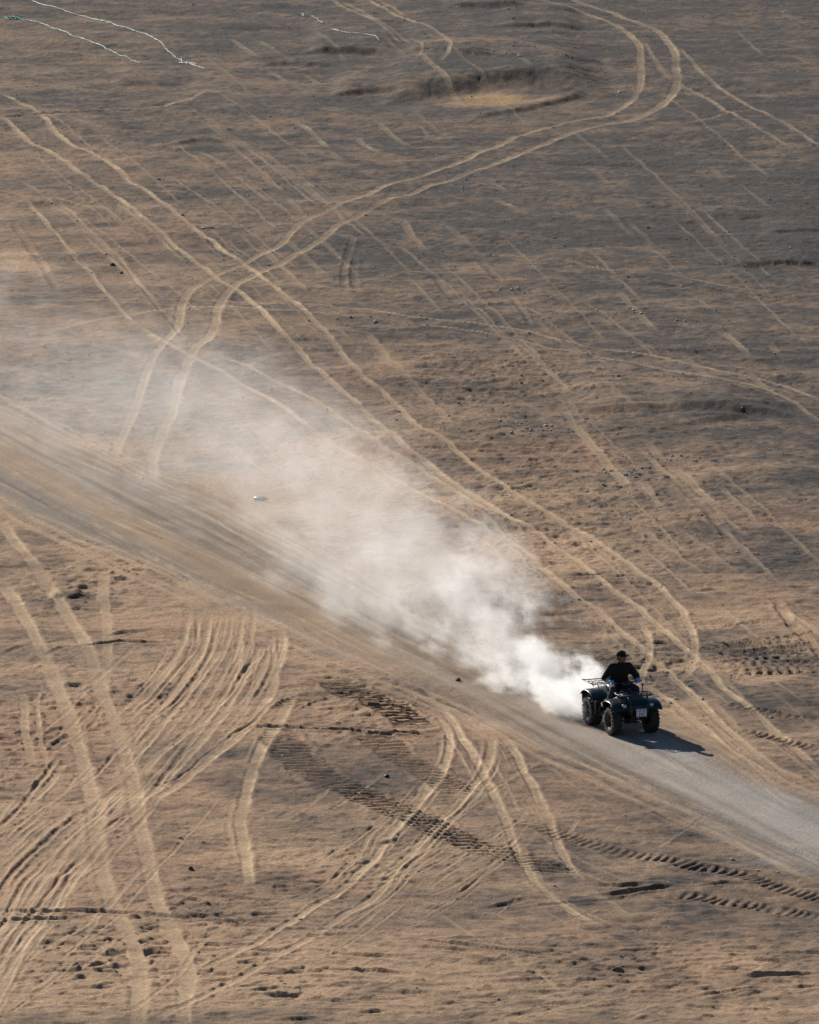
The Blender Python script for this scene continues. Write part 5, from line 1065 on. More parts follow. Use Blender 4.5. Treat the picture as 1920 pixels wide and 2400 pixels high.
sandc = c3(.422,.280,.172)[None,None,:]*(1-red[..., None]) + c3(.385,.230,.138)[None,None,:]*red[..., None]
gravel = c3(.090,.069,.056)
col = sandc*(1-grey[..., None]) + gravel*grey[..., None]
# far gravel tends to a cool dark grey in drifts
cool = np.clip((fbm(X2, Y2, 2.6, 4, 3)-.50)*3, 0, 1)*np.clip(grey-.25, 0, 1)
col = col*(1-.55*cool[..., None]) + c3(.066,.057,.055)*.55*cool[..., None]
ca, sa = math.cos(R(71.)), math.sin(R(71.))
al = (-X2*ca + Y2*sa)*1.0; ac = X2*sa + Y2*ca
strk = .6*vnoise(ac/.22, al/9.0, 1) + .4*vnoise(ac/.55+9, al/22.0, 2)
strk2 = vnoise(ac/.9+3, al/30.0, 4)
roadc = c3(.252,.208,.168)*sstep(185, 215, Y)[:, None, None] + c3(.248,.230,.212)*(1-sstep(185, 215, Y)[:, None, None]) + np.zeros_like(col)
roadc = roadc*(.34+1.05*strk[..., None]+.32*fleck[..., None]) + (c3(.36,.255,.165)-roadc)*(np.clip(strk2*2.2-.75, 0, 1)*(.25+.75*sstep(180, 205, Y)[:, None]))[..., None]*.8
col = col*(1-road[..., None]) + roadc*road[..., None]
soil_shade = np.clip(blobs(SOIL_AND_SHADE)*(.5+.9*fleck), 0, .9)[..., None]; col = col*(1-soil_shade) + c3(.040,.041,.034)*soil_shade  # darkens the soil colour; stands in for shade on the banks too
och = blobs(OCHRE)[..., None]; col = col*(1-och) + c3(.40,.255,.115)*och
pl = np.clip(pale, 0, 1)[..., None]
psand = c3(.60,.432,.268)
col = col*(1-pl) + psand*pl*(.72+.5*fleck[..., None])
col = np.clip(col, .03, .7).astype(np.float32)

me = bpy.data.meshes.new('ground')
nv = NR*NC; nq = (NR-1)*(NC-1)
me.vertices.add(nv); me.vertices.foreach_set('co', np.stack([X2, Y2, z], -1).astype(np.float32).ravel())
ii = (np.arange(NR-1)[:, None]*NC + np.arange(NC-1)[None, :]).ravel()
quads = np.stack([ii, ii+1, ii+NC+1, ii+NC], -1).astype(np.int32)
me.loops.add(nq*4); me.loops.foreach_set('vertex_index', quads.ravel())
me.polygons.add(nq); me.polygons.foreach_set('loop_start', np.arange(0, nq*4, 4, dtype=np.int32))
me.polygons.foreach_set('use_smooth', np.ones(nq, bool))
me.update(calc_edges=True)
at = me.attributes.new('soil', 'FLOAT_COLOR', 'POINT')
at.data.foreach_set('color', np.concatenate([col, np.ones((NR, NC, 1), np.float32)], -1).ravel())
at = me.attributes.new('packed', 'FLOAT', 'POINT'); at.data.foreach_set('value', np.clip(road+pale*.7, 0, 1).astype(np.float32).ravel())
ground = bpy.data.objects.new('ground', me); COL.objects.link(ground); tag(ground, kind='structure')

gm = bpy.data.materials.new('desert_soil'); gm.use_nodes = True
nt = gm.node_tree; B = nt.nodes['Principled BSDF']; N = nt.nodes.new; LK = nt.links.new
B.inputs['Roughness'].default_value = .95; B.inputs['Specular IOR Level'].default_value = .15
tc = N('ShaderNodeTexCoord')
a1 = N('ShaderNodeAttribute'); a1.attribute_name = 'soil'
a2 = N('ShaderNodeAttribute'); a2.attribute_name = 'packed'
n1 = N('ShaderNodeTexNoise'); n1.inputs['Scale'].default_value = 13.; n1.inputs['Detail'].default_value = 8; n1.inputs['Roughness'].default_value = .85
LK(tc.outputs['Object'], n1.inputs['Vector'])
mr = N('ShaderNodeMapRange'); mr.inputs[1].default_value = .3; mr.inputs[2].default_value = .7; mr.inputs[3].default_value = .42; mr.inputs[4].default_value = 1.58
LK(n1.outputs[0], mr.inputs[0])
mx = N('ShaderNodeMix'); mx.data_type = 'FLOAT'; LK(a2.outputs['Fac'], mx.inputs[0]); LK(mr.outputs[0], mx.inputs[2])
sc_ = N('ShaderNodeMapRange'); sc_.inputs[1].default_value = .3; sc_.inputs[2].default_value = .7; sc_.inputs[3].default_value = .68; sc_.inputs[4].default_value = 1.32
LK(n1.outputs[0], sc_.inputs[0]); LK(sc_.outputs[0], mx.inputs[3])
vm = N('ShaderNodeVectorMath'); vm.operation = 'SCALE'; LK(a1.outputs['Color'], vm.inputs[0]); LK(mx.outputs[0], vm.inputs['Scale'])
# grit: sparse pale and dark grains
vo = N('ShaderNodeTexVoronoi'); vo.inputs['Scale'].default_value = 11.; LK(tc.outputs['Object'], vo.inputs['Vector'])
g1 = N('ShaderNodeMapRange'); g1.inputs[1].default_value = .965; g1.inputs[2].default_value = .99
sp = N('ShaderNodeSeparateColor'); LK(vo.outputs['Color'], sp.inputs[0]); LK(sp.outputs[0], g1.inputs[0])
g2 = N('ShaderNodeMapRange'); g2.inputs[1].default_value = .42; g2.inputs[2].default_value = .3; LK(vo.outputs['Distance'], g2.inputs[0])
gmul = N('ShaderNodeMath'); gmul.operation = 'MULTIPLY'; LK(g1.outputs[0], gmul.inputs[0]); LK(g2.outputs[0], gmul.inputs[1])
inv = N('ShaderNodeMath'); inv.operation = 'SUBTRACT'; inv.inputs[0].default_value = 1.; LK(a2.outputs['Fac'], inv.inputs[1])
n3 = N('ShaderNodeTexNoise'); n3.inputs['Scale'].default_value = .35; n3.inputs['Detail'].default_value = 3; LK(tc.outputs['Object'], n3.inputs['Vector'])
cl_ = N('ShaderNodeMapRange'); cl_.inputs[1].default_value = .5; cl_.inputs[2].default_value = .62; LK(n3.outputs[0], cl_.inputs[0])
gm3 = N('ShaderNodeMath'); gm3.operation = 'MULTIPLY'; LK(gmul.outputs[0], gm3.inputs[0]); LK(cl_.outputs[0], gm3.inputs[1])
gm2 = N('ShaderNodeMath'); gm2.operation = 'MULTIPLY'; LK(gm3.outputs[0], gm2.inputs[0]); LK(inv.outputs[0], gm2.inputs[1])
mc = N('ShaderNodeMix'); mc.data_type = 'RGBA'; LK(gm2.outputs[0], mc.inputs[0]); LK(vm.outputs[0], mc.inputs[6]); mc.inputs[7].default_value = (.40,.37,.34,1)
LK(mc.outputs[2], B.inputs['Base Color'])
bp = N('ShaderNodeBump'); bp.inputs['Strength'].default_value = .8; bp.inputs['Distance'].default_value = .03
n2 = N('ShaderNodeTexNoise'); n2.inputs['Scale'].default_value = 14.; n2.inputs['Detail'].default_value = 6; n2.inputs['Roughness'].default_value = .7
LK(tc.outputs['Object'], n2.inputs['Vector']); LK(n2.outputs[0], bp.inputs['Height']); LK(bp.outputs[0], B.inputs['Normal'])
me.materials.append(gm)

# ------------------------------------------------------------------ quad bike
H_DIR = Vector((.342, -.94, 0)).normalized()
HEAD = math.atan2(H_DIR.y, H_DIR.x)
M = dict(
 green=nmat('green_plastic', (.005,.022,.021), .3, 0, .25, 8, .6),
 black=nmat('black_plastic', (.012,.012,.013), .45, 0, .3, 20),
 rubber=nmat('tyre_rubber', (.028,.029,.031), .75, 0, .35, 18, .4, .3),
 rim=nmat('dusty_rim', (.055,.048,.04), .5, .4, .3, 25),
 steel=nmat('dark_steel', (.05,.05,.05), .4, .7, .2, 40),
 alloy=nmat('alloy', (.35,.35,.36), .35, .8, .2, 40),
 vinyl=nmat('seat_vinyl', (.016,.016,.018), .5, 0, .2, 30),
 plate=nmat('plate_white', (.62,.66,.72), .4, 0, .05, 60),
 ink=nmat('plate_ink', (.03,.06,.14), .5, 0, .1, 60),
 lens=nmat('lamp_lens', (.45,.52,.6), .12, .2, .1, 60, .9),
 decal=nmat('pale_decal', (.66,.68,.62), .4, 0, .2, 40),
 jacket=nmat('black_jacket', (.010,.010,.012), .8, 0, .3, 25, .3, .3),
 denim=nmat('dark_denim', (.035,.042,.065), .85, 0, .3, 25, .3, .3),
 glove=nmat('blue_glove', (.22,.42,.85), .6, 0, .2, 40),
 skin=nmat('skin', (.22,.12,.08), .55, 0, .1, 40),
 shoe=nmat('shoe', (.02,.02,.022), .6, 0, .2, 40),
 cuff=nmat('pale_cuff', (.4,.39,.36), .8, 0, .15, 40))
GZ = ground_z(ATV.x, ATV.y)
def place(o):
    o.location = (ATV.x, ATV.y, GZ); o.rotation_euler = (0, 0, HEAD); return o
atv = place(empty('quad_bike'))
tag(atv, 'dark green quad bike with white front plate speeding along the dusty track', 'quad bike')
WB = .61
def wheel(x, y, rad, wid, side):
    e = empty('wheel', (x, y, rad), atv)
    m = MB(); hwid = wid/2
    prof = [(-hwid*.78, rad*.50), (-hwid*.96, rad*.60), (-hwid, rad*.76), (-hwid*.93, rad*.90), (-hwid*.72, rad*.955), (0, rad*.97),
            (hwid*.72, rad*.955), (hwid*.93, rad*.90), (hwid, rad*.76), (hwid*.96, rad*.60), (hwid*.78, rad*.50)]
    m.lathe_y(prof, 40)
    nk = 22
    for k in range(nk):
        a = 2*math.pi*k/nk
        for sgn in (-1, 1):
            a2 = a + (math.pi/nk if sgn > 0 else 0)
            rot = Matrix.Rotation(-a2, 3, 'Y') @ Matrix.Rotation(sgn*.5, 3, 'X')
            c = Vector((math.cos(a2)*rad*.968, sgn*hwid*.42, math.sin(a2)*rad*.968))
            m.box(c, (rad*.05, hwid*.75, rad*.13), rot)
            rot2 = Matrix.Rotation(-a2, 3, 'Y')
            c = Vector((math.cos(a2)*rad*.915, sgn*hwid*.93, math.sin(a2)*rad*.915))
            m.box(c, (rad*.10, hwid*.10, rad*.11), rot2)
    m.build('tyre', M['rubber'], e)
    r = MB()
    r.lathe_y([(-hwid*.78, rad*.52), (-hwid*.80, rad*.47), (-hwid*.1, rad*.44), (hwid*.80, rad*.47), (hwid*.78, rad*.52), (hwid*.5, rad*.45), (0, rad*.41), (-hwid*.5, rad*.45)], 36)
    r.lathe_y([(side*hwid*.25, 0.001), (side*hwid*.25, rad*.44), (side*hwid*.33, rad*.44), (side*hwid*.36, rad*.2), (side*hwid*.55, rad*.13), (side*hwid*.55, .001)], 36)
    for k in range(4):
        a = math.pi/4 + k*math.pi/2
        r.lathe_y([(side*hwid*.36, .001), (side*hwid*.36, .012), (side*hwid*.45, .012), (side*hwid*.45, .001)], 8, (math.cos(a)*rad*.27, 0, math.sin(a)*rad*.27))
    r.build('rim', M['rim'], e)
    return e
FT, RT = .42, .405
for sd_ in (-1, 1):
    wheel(WB, sd_*FT, .30, .21, sd_)
    wheel(-WB, sd_*RT, .30, .27, sd_)

def shell(name, outer, inner, ys, blend, mat, drop=.03):
    """body panel: profile blends from a centre line to a wheel-arch line across y"""
    n = len(outer); vs = []; fs = []
    for yv in ys:
        t = min(1, max(0, (abs(yv)-blend[0])/(blend[1]-blend[0]))); t = t*t*(3-2*t)
        e = max(0, (abs(yv)-blend[2])/.05)
        for (ox, oz), (ix, iz) in zip(outer, inner):
            vs.append((ix+(ox-ix)*t, yv, iz+(oz-iz)*t - drop*e))
    for i in range(len(ys)-1):
        for k in range(n-1): fs.append((i*n+k, i*n+k+1, (i+1)*n+k+1, (i+1)*n+k))
    return MB().add(vs, fs).build(name, mat, atv, solid=.014, subsurf=1)
ysF = [-.55,-.53,-.46,-.38,-.30,-.24,-.18,-.09,0,.09,.18,.24,.30,.38,.46,.53,.55]
shell('front_fender', [(1.00,.56),(.92,.68),(.77,.735),(.61,.75),(.44,.735),(.28,.67),(.16,.55),(.07,.42)],
      [(.99,.60),(.93,.71),(.79,.785),(.63,.81),(.47,.845),(.34,.87),(.24,.86),(.15,.80)], ysF, (.16,.36,.50), M['green'])
shell('rear_fender', [(-.10,.44),(-.20,.60),(-.34,.72),(-.52,.765),(-.72,.765),(-.90,.72),(-1.00,.61)],
      [(-.10,.72),(-.24,.75),(-.40,.775),(-.56,.785),(-.74,.785),(-.90,.765),(-.98,.68)], ysF, (.14,.30,.50), M['green'])
# seat and tank cover
def loft(name, secs, mat, parent=atv, sub=1):
    """sections (x, half width, z low, z high)"""
    vs = []; fs = []
    for (x, hw, z0, z1) in secs:
        zc = (z0+z1)/2; hz = (z1-z0)/2
        for k in range(10):
            a = 2*math.pi*k/10; c, s_ = math.cos(a), math.sin(a)
            vs.append((x, hw*math.copysign(abs(c)**.55, c), zc+hz*math.copysign(abs(s_)**.55, s_)))
    for i in range(len(secs)-1):
        for k in range(10): fs.append((i*10+k, i*10+(k+1) % 10, (i+1)*10+(k+1) % 10, (i+1)*10+k))
    fs.append(tuple(range(10))); fs.append(tuple((len(secs)-1)*10+k for k in range(10)))
    return MB().add(vs, fs).build(name, mat, parent, subsurf=sub)
loft('seat', [(-.66,.13,.80,.87),(-.60,.17,.77,.89),(-.35,.17,.76,.88),(-.10,.15,.74,.86),(.08,.12,.74,.88),(.14,.08,.76,.87)], M['vinyl'])
loft('tank_cover', [(.10,.08,.70,.86),(.16,.13,.66,.90),(.28,.14,.66,.93),(.38,.11,.66,.92),(.44,.06,.70,.88)], M['black'])
loft('front_grille', [(.84,.22,.50,.68),(.90,.23,.46,.70),(.96,.21,.47,.68),(.985,.17,.50,.66)], M['black'])
loft('engine', [(-.25,.12,.30,.58),(-.18,.16,.26,.68),(.05,.17,.26,.70),(.22,.15,.26,.68),(.30,.10,.30,.58)], M['steel'])
m = MB()
for k in range(6): m.box((.0, 0, .50+k*.03), (.30, .40, .010))
m.build('cooling_fin', M['steel'], atv)
m = MB()
for s_ in (-1, 1):
    m.tube([(.95,s_*.13,.40),(.7,s_*.14,.30),(.2,s_*.14,.27),(-.3,s_*.14,.27),(-.75,s_*.13,.36),(-.92,s_*.12,.60)], .018)
    m.tube([(.92,s_*.14,.66),(.6,s_*.14,.66),(.25,s_*.12,.66),(-.2,s_*.12,.66),(-.92,s_*.12,.66)], .016)
    m.tube([(.6,s_*.14,.30),(.6,s_*.14,.66)], .014); m.tube([(.2,s_*.14,.27),(.25,s_*.12,.66)], .014); m.tube([(-.35,s_*.14,.27),(-.3,s_*.12,.66)], .014)
for x in (.95, .3, -.3, -.75): m.tube([(x,-.14,.36 if abs(x)>.5 else .27),(x,.14,.36 if abs(x)>.5 else .27)], .014)
m.build('chassis', M['steel'], atv)
MB().box((.15,0,.245), (1.3,.30,.012)).build('skid_plate', M['alloy'], atv, bevel=.004)
for s_ in (-1, 1):
    MB().tube([(.72,s_*.13,.34),(.62,s_*.34,.29)], .014).tube([(.50,s_*.13,.34),(.60,s_*.34,.29)], .014).tube([(.66,s_*.13,.46),(.61,s_*.33,.38)], .012).box((.61,s_*.34,.32), (.05,.03,.14)).build('suspension_arm', M['steel'], atv)
    MB().tube([(-.35,s_*.12,.30),(-.60,s_*.32,.29)], .016).tube([(-.60,s_*.05,.30),(-.61,s_*.34,.30)], .018).build('suspension_arm', M['steel'], atv)
    sp = MB(); sp.tube([(.60,s_*.30,.32),(.60,s_*.17,.68)], .012)
    hel = [(.60+.032*math.cos(q*.9), s_*(.28-.10*q/50)+.032*math.sin(q*.9)*.9, .38+.26*q/50) for q in range(51)]
    sp.tube(hel, .006, 6); sp.build('shock_absorber', M['black'], atv)
    ft = MB(); ft.box((.0,s_*.33,.335), (.46,.24,.02))
    for q in range(5): ft.box((-.14+q*.07,s_*.33,.352), (.02,.20,.014))
    ft.box((.22,s_*.33,.40), (.02,.24,.14)); ft.build('footrest', M['black'], atv, bevel=.004)
    MB().box((-.10,s_*.50,.47), (.03,.09,.26)).build('fender_stay', M['black'], atv, bevel=.004)
    MB().box((-.99,s_*.38,.52), (.012,.24,.20)).build('mud_flap', M['black'], atv, bevel=.004)
def rack(name, x0, x1, hy, z, n):
    m = MB(); r = .011
    m.tube([(x0,-hy,z),(x0+.06,-hy-.02,z+.0),(x1-.06,-hy-.02,z),(x1,-hy+.06,z),(x1,hy-.06,z),(x1-.06,hy+.02,z),(x0+.06,hy+.02,z),(x0,hy,z),(x0,-hy,z)], r)
    for k in range(n):
        yv = -hy+2*hy*(k+.5)/n; m.tube([(x0,yv,z),(x1,yv,z)], .008)
    for k in range(2):
        xv = x0+(x1-x0)*(k+1)/3; m.tube([(xv,-hy,z-.008),(xv,hy,z-.008)], .009)
    for xv in (x0+.1*(1 if x1 > x0 else -1), x1-.12*(1 if x1 > x0 else -1)):
        for s_ in (-1, 1): m.tube([(xv,s_*hy*.7,z),(xv,s_*hy*.6,z-.14)], .010)
    return m.build(name, M['black'], atv)
rack('front_rack', .50, .98, .34, .865, 5)
rack('rear_rack', -.52, -1.08, .42, .875, 6)
m = MB()
for s_ in (-1, 1):
    m.tube([(.93,s_*.16,.36),(1.05,s_*.17,.42),(1.07,s_*.18,.60),(1.02,s_*.20,.76),(.94,s_*.22,.86)], .014)
m.tube([(1.07,-.18,.60),(1.07,.18,.60)], .012); m.tube([(1.05,-.17,.44),(1.05,.17,.44)], .012)
m.build('front_bumper', M['steel'], atv)
pl_ = MB().box((1.092,.03,.53), (.006,.225,.165)).build('licence_plate', M['plate'], atv, bevel=.003)
def lettering(txt, size, loc, parent):
    cu = bpy.data.curves.new('lettering', 'FONT'); cu.body = txt; cu.size = size; cu.align_x = 'CENTER'; cu.align_y = 'CENTER'; cu.extrude = .001; cu.resolution_u = 3
    o = bpy.data.objects.new('lettering', cu); COL.objects.link(o)
    dg = bpy.context.evaluated_depsgraph_get(); mm = bpy.data.meshes.new_from_object(o.evaluated_get(dg))
    bpy.data.objects.remove(o); o = bpy.data.objects.new('lettering', mm); COL.objects.link(o)
    mm.materials.append(M['ink']); o.parent = parent; o.location = loc; o.rotation_euler = (math.pi/2, 0, math.pi/2)
    return o
lettering('HC30', .075, (1.0965,.03,.570), pl_); lettering('243', .095, (1.0965,.03,.493), pl_)
for s_ in (-1, 1):
    hl = MB().ball((.955,s_*.30,.665), (.045,.062,.045), 14, 8).build('headlight', M['black'], atv)
    MB().ball((.978,s_*.30,.665), (.03,.050,.036), 14, 8).build('lens', M['lens'], hl)
    MB().box((.30,s_*.545,.60), (.10,.008,.045), Matrix.Rotation(.75, 3, 'Y')).build('reflector', M['decal'], atv, bevel=.003)
dc = MB(); 
for q in range(3): dc.box((.36-.055*q,-.44,.727-.02*q-.012*q*q), (.035,.10,.006), Matrix.Rotation(-.45-.1*q, 3, 'Y'))
dc.build('sticker', M['decal'], atv)
hb = MB()
hb.tube([(.24,0,.72),(.22,0,.98)], .018); hb.tube([(.21,-.34,1.035),(.20,-.22,1.03),(.25,-.10,.99),(.25,.10,.99),(.20,.22,1.03),(.21,.34,1.035)], .012)
hbo = hb.build('handlebar', M['black'], atv)
loft('instrument_pod', [(.17,.05,.97,1.02),(.22,.09,.97,1.05),(.31,.09,.95,1.05),(.35,.05,.96,1.02)], M['black'], hbo)
for s_ in (-1, 1):
    MB().tube([(.205,s_*.24,1.032),(.215,s_*.38,1.037)], .018, 10).build('grip', M['rubber'], hbo)
    MB().tube([(.25,s_*.20,1.03),(.29,s_*.25,1.035),(.275,s_*.36,1.035)], .006).build('brake_lever', M['alloy'], hbo)
MB().tube([(.50,.27,.86),(.52,.28,.93),(.51,.28,1.00)], .010).ball((.51,.28,1.01), (.012,.03,.03), 10, 6).build('cable_stalk', M['black'], atv)
MB().tube([(-.2,-.20,.45),(-.5,-.22,.50),(-.62,-.22,.54)], .025, 10).tube([(-.62,-.22,.54),(-.66,-.22,.55),(-.95,-.22,.60),(-.98,-.22,.605)], [.03,.055,.055,.03], 14).build('exhaust', M['alloy'], atv)
for s_ in (-1, 1): MB().ball((-.985,s_*.36,.66), (.02,.045,.03), 12, 8).build('tail_light', nmat('tail_lens', (.25,.01,.01), .25), atv)
MB().box((-.44,-.545,.60), (.05,.008,.03)).build('reflector', M['decal'], atv, bevel=.003)

# ------------------------------------------------------------------ rider: one continuous body, clothing as children
person = MB()
head_c = Vector((-.02, .015, 1.520)); yaw = Matrix.Rotation(R(38), 3, 'Z')
def hd(x, y, z): return head_c + yaw @ Vector((x, y, z))
person.ball(hd(-.012,0,.02), (.098,.078,.105), 18, 12, yaw)
person.ball(hd(.022,0,-.045), (.072,.060,.072), 16, 10, yaw)      # jaw
person.cap(hd(.086,0,.0), hd(.104,0,-.026), .011, .015, 10)      # nose
person.ball(hd(.066,.028,.012), .014, 10, 8); person.ball(hd(.066,-.028,.012), .014, 10, 8)
person.cap(hd(.080,-.022,-.060), hd(.080,.022,-.060), .009, .009, 8)   # lips
person.ball(hd(.072,0,-.095), (.022,.026,.018), 10, 8)                # chin
for s_ in (-1, 1): person.ball(hd(-.01,s_*.080,-.005), (.026,.010,.034), 10, 8, yaw)
neck0 = Vector((-.07,0,1.355)); person.cap(neck0, hd(-.02,0,-.06), .056, .052)
chest = Vector((-.10,0,1.21)); belly = Vector((-.17,0,1.01)); pelv = Vector((-.22,0,.93))
person.ball(chest, (.105,.165,.15), 18, 12); person.ball(belly, (.105,.145,.13), 18, 12); person.ball(pelv, (.13,.155,.095), 18, 12)
SH, EL, WR, HIP, KN, AN, TOE = {}, {}, {}, {}, {}, {}, {}
for s_ in (-1, 1):
    SH[s_] = Vector((-.08,s_*.19,1.305)); EL[s_] = Vector((-.04,s_*.36,1.095)); WR[s_] = Vector((.14,s_*.325,1.055))
    HIP[s_] = Vector((-.20,s_*.10,.935)); KN[s_] = Vector((.20,s_*.255,.86)); AN[s_] = Vector((.02,s_*.34,.45)); TOE[s_] = Vector((.18,s_*.36,.40))
    person.cap(neck0+Vector((-.01,s_*.03,-.03)), SH[s_], .06, .062); person.cap(SH[s_], EL[s_], .058, .045); person.cap(EL[s_], WR[s_], .044, .029)
    person.cap(HIP[s_], KN[s_], .085, .062); person.cap(KN[s_], AN[s_], .058, .040); person.cap(AN[s_]+Vector((0,0,-.03)), TOE[s_]+Vector((0,0,-.005)), .04, .034)
    g = Vector((.212,s_*.315,1.036)); person.cap(WR[s_], g+Vector((-.045,0,.012)), .028, .030)
def fingers(mb, s_, grow=0.):
    gx = Vector((.211, 0, 1.036)); 
    for q in range(4):
        yv = s_*(.268+.024*q); ln = (.95,1.05,1.0,.82)[q]
        p = [gx+Vector((-.030,yv,.030)), gx+Vector((.004,yv,.034*ln+.001)), gx+Vector((.032*ln,yv,.006)), gx+Vector((.020,yv,-.026*ln)), gx+Vector((-.004,yv,-.031))]
        mb.tube(p, [.0115+grow,.0110+grow,.0100+grow,.0092+grow,.0078+grow], 8)
        mb.ball(p[-1], .008+grow, 8, 6)
    p = [gx+Vector((-.045,s_*.262,.010)), gx+Vector((-.030,s_*.245,-.015)), gx+Vector((-.002,s_*.243,-.030)), gx+Vector((.022,s_*.247,-.026))]
    mb.tube(p, [.014+grow,.0125+grow,.011+grow,.0085+grow], 8); mb.ball(p[-1], .0085+grow, 8, 6)
    mb.ball(gx+Vector((-.040,s_*.305,.020)), (.026+grow,.046+grow,.020+grow), 14, 8)
for s_ in (-1, 1): fingers(person, s_)
body = place(person.build('person', M['skin'], None, remesh=.009, smoothing=3))
tag(body, 'rider in black jacket and cap with blue gloves, seated and steering the quad bike', 'person')
j = MB()
j.ball(chest, (.155,.240,.18), 18, 12); j.ball(belly+Vector((0,0,.02)), (.16,.225,.17), 18, 12); j.ball(pelv+Vector((0,0,.03)), (.15,.185,.10), 18, 12)
j.cap(neck0+Vector((0,0,-.02)), neck0+Vector((.012,0,.03)), .080, .066)
for s_ in (-1, 1):
    j.cap(neck0+Vector((-.01,s_*.03,-.035)), SH[s_], .080, .088); j.cap(SH[s_], EL[s_], .086, .070)
    j.cap(EL[s_], EL[s_].lerp(WR[s_], .80), .062, .045); j.ball(EL[s_]+Vector((-.02,0,-.01)), .06, 12, 8)
j.build('jacket', M['jacket'], body, remesh=.012, smoothing=4)
tr = MB(); tr.ball(pelv+Vector((0,0,-.015)), (.15,.18,.09), 18, 12)
for s_ in (-1, 1):
    tr.cap(HIP[s_], KN[s_], .100, .080); tr.cap(KN[s_], AN[s_]+Vector((0,0,.02)), .078, .058)
tr.build('trousers', M['denim'], body, remesh=.012, smoothing=4)
for s_ in (-1, 1):
    gl = MB(); fingers(gl, s_, .003); gl.cap(WR[s_]+Vector((-.03,0,0)), Vector((.165,s_*.315,1.05)), .040, .036)
    gl.build('glove', M['glove'], body, remesh=.007, smoothing=2)
    MB().cap(EL[s_].lerp(WR[s_], .74), EL[s_].lerp(WR[s_], .84), .050, .047).build('cuff', M['cuff' if s_ < 0 else 'jacket'], body, remesh=.01)
    sh = MB(); sh.cap(AN[s_]+Vector((-.03,0,-.04)), TOE[s_]+Vector((0,0,-.005)), .048, .040); sh.cap(AN[s_]+Vector((-.01,0,.05)), AN[s_]+Vector((-.015,0,-.02)), .048, .050)
    sh.build('shoe', M['shoe'], body, remesh=.01, smoothing=2)
cp = MB(); cp.ball(hd(-.016,0,.052), (.107,.090,.088), 20, 12, yaw)
vsb = []; fsb = []
for k in range(9):
    a = -1.05+2.1*k/8; 
    for rr, dz in ((.085,.052),(.150+.022*math.cos(a),.036-.012*abs(math.sin(a))),(.150+.022*math.cos(a),.030-.012*abs(math.sin(a))),(.085,.044)):
        vsb.append(hd(-.012+rr*math.cos(a), rr*math.sin(a)*.82, dz))
for k in range(8):
    for q in range(4): fsb.append((k*4+q, k*4+(q+1) % 4, (k+1)*4+(q+1) % 4, (k+1)*4+q))
fsb += [(0,1,2,3), (35,34,33,32)]
cp.build('cap', M['jacket'], body); MB().add(vsb, fsb).build('cap_brim', M['jacket'], body)
hr = MB(); hr.ball(hd(-.035,0,-.010), (.080,.080,.075), 16, 10, yaw); hr.build('hair', M['black'], body)

# ------------------------------------------------------------------ dust thrown up behind the wheels
DP0 = Vector((4.12, 193.9, 0)); DDIR = Vector((-13.5, 48.0, 0)).normalized(); DLEN = 66.
dust = MB(); secs = []
for t_, wl_, wr_, ht in ((-.5,1.0,1.1,1.5),(0,1.2,1.5,2.1),(2,1.3,2.1,2.8),(6,1.9,3.1,3.2),(12,2.8,4.2,3.7),(22,4.4,5.6,4.1),(36,6.6,7.8,4.8),(52,9.0,10.2,5.5),(DLEN,11.0,12.2,6.0)):
    for k in range(14):
        a = math.pi*k/13; c_ = math.cos(a)
        secs.append((t_, c_*(wl_ if c_ < 0 else wr_), math.sin(a)*ht - .12))
fs = []
for i in range(8):
    for k in range(14): fs.append((i*14+k, i*14+(k+1) % 14, (i+1)*14+(k+1) % 14, (i+1)*14+k))
fs += [tuple(range(14)), tuple(8*14+k for k in range(14))]
dm = bpy.data.materials.new('airborne_dust'); dm.use_nodes = True
nt = dm.node_tree; nt.nodes.clear(); N = nt.nodes.new; LK = nt.links.new
out = N('ShaderNodeOutputMaterial'); pv = N('ShaderNodeVolumePrincipled')
pv.inputs['Color'].default_value = (.955,.965,.975,1); pv.inputs['Anisotropy'].default_value = .45
LK(pv.outputs[0], out.inputs['Volume'])
tc = N('ShaderNodeTexCoord'); sx = N('ShaderNodeSeparateXYZ'); LK(tc.outputs['Object'], sx.inputs[0])
def mth(op, a, b=None, c=None, clamp=False):
    n = N('ShaderNodeMath'); n.operation = op; n.use_clamp = clamp
    for i, v in enumerate((a, b, c)):
        if v is None: continue
        if isinstance(v, (int, float)): n.inputs[i].default_value = v
        else: LK(v, n.inputs[i])
    return n.outputs[0]
tt, ww, hh = sx.outputs[0], sx.outputs[1], sx.outputs[2]
tp = mth('MAXIMUM', tt, 0.)
# half width and height grow with age
Wd = mth('ADD', mth('MULTIPLY', mth('POWER', tp, .85), .150), .60)
Hd = mth('ADD', mth('MULTIPLY', mth('POWER', tp, .5), .23), 1.08)
mid = mth('MULTIPLY', tp, mth('ADD', mth('MULTIPLY', mth('EXPONENT', mth('MULTIPLY', tp, -.20)), .30), .022))                          # the breeze carries it to the far side
wn_ = mth('DIVIDE', mth('SUBTRACT', ww, mid), Wd); hn_ = mth('DIVIDE', hh, Hd)
rr = mth('SQRT', mth('ADD', mth('MULTIPLY', wn_, wn_), mth('MULTIPLY', hn_, hn_)))
mp = N('ShaderNodeMapping'); mp.inputs['Scale'].default_value = (.42,1.,1.); LK(tc.outputs['Object'], mp.inputs['Vector'])
z1 = N('ShaderNodeTexNoise'); z1.inputs['Scale'].default_value = 1.2; z1.inputs['Detail'].default_value = 4; z1.inputs['Roughness'].default_value = .62
LK(mp.outputs[0], z1.inputs['Vector'])
z2 = N('ShaderNodeTexNoise'); z2.inputs['Scale'].default_value = .22; z2.inputs['Detail'].default_value = 0
LK(mp.outputs[0], z2.inputs['Vector'])
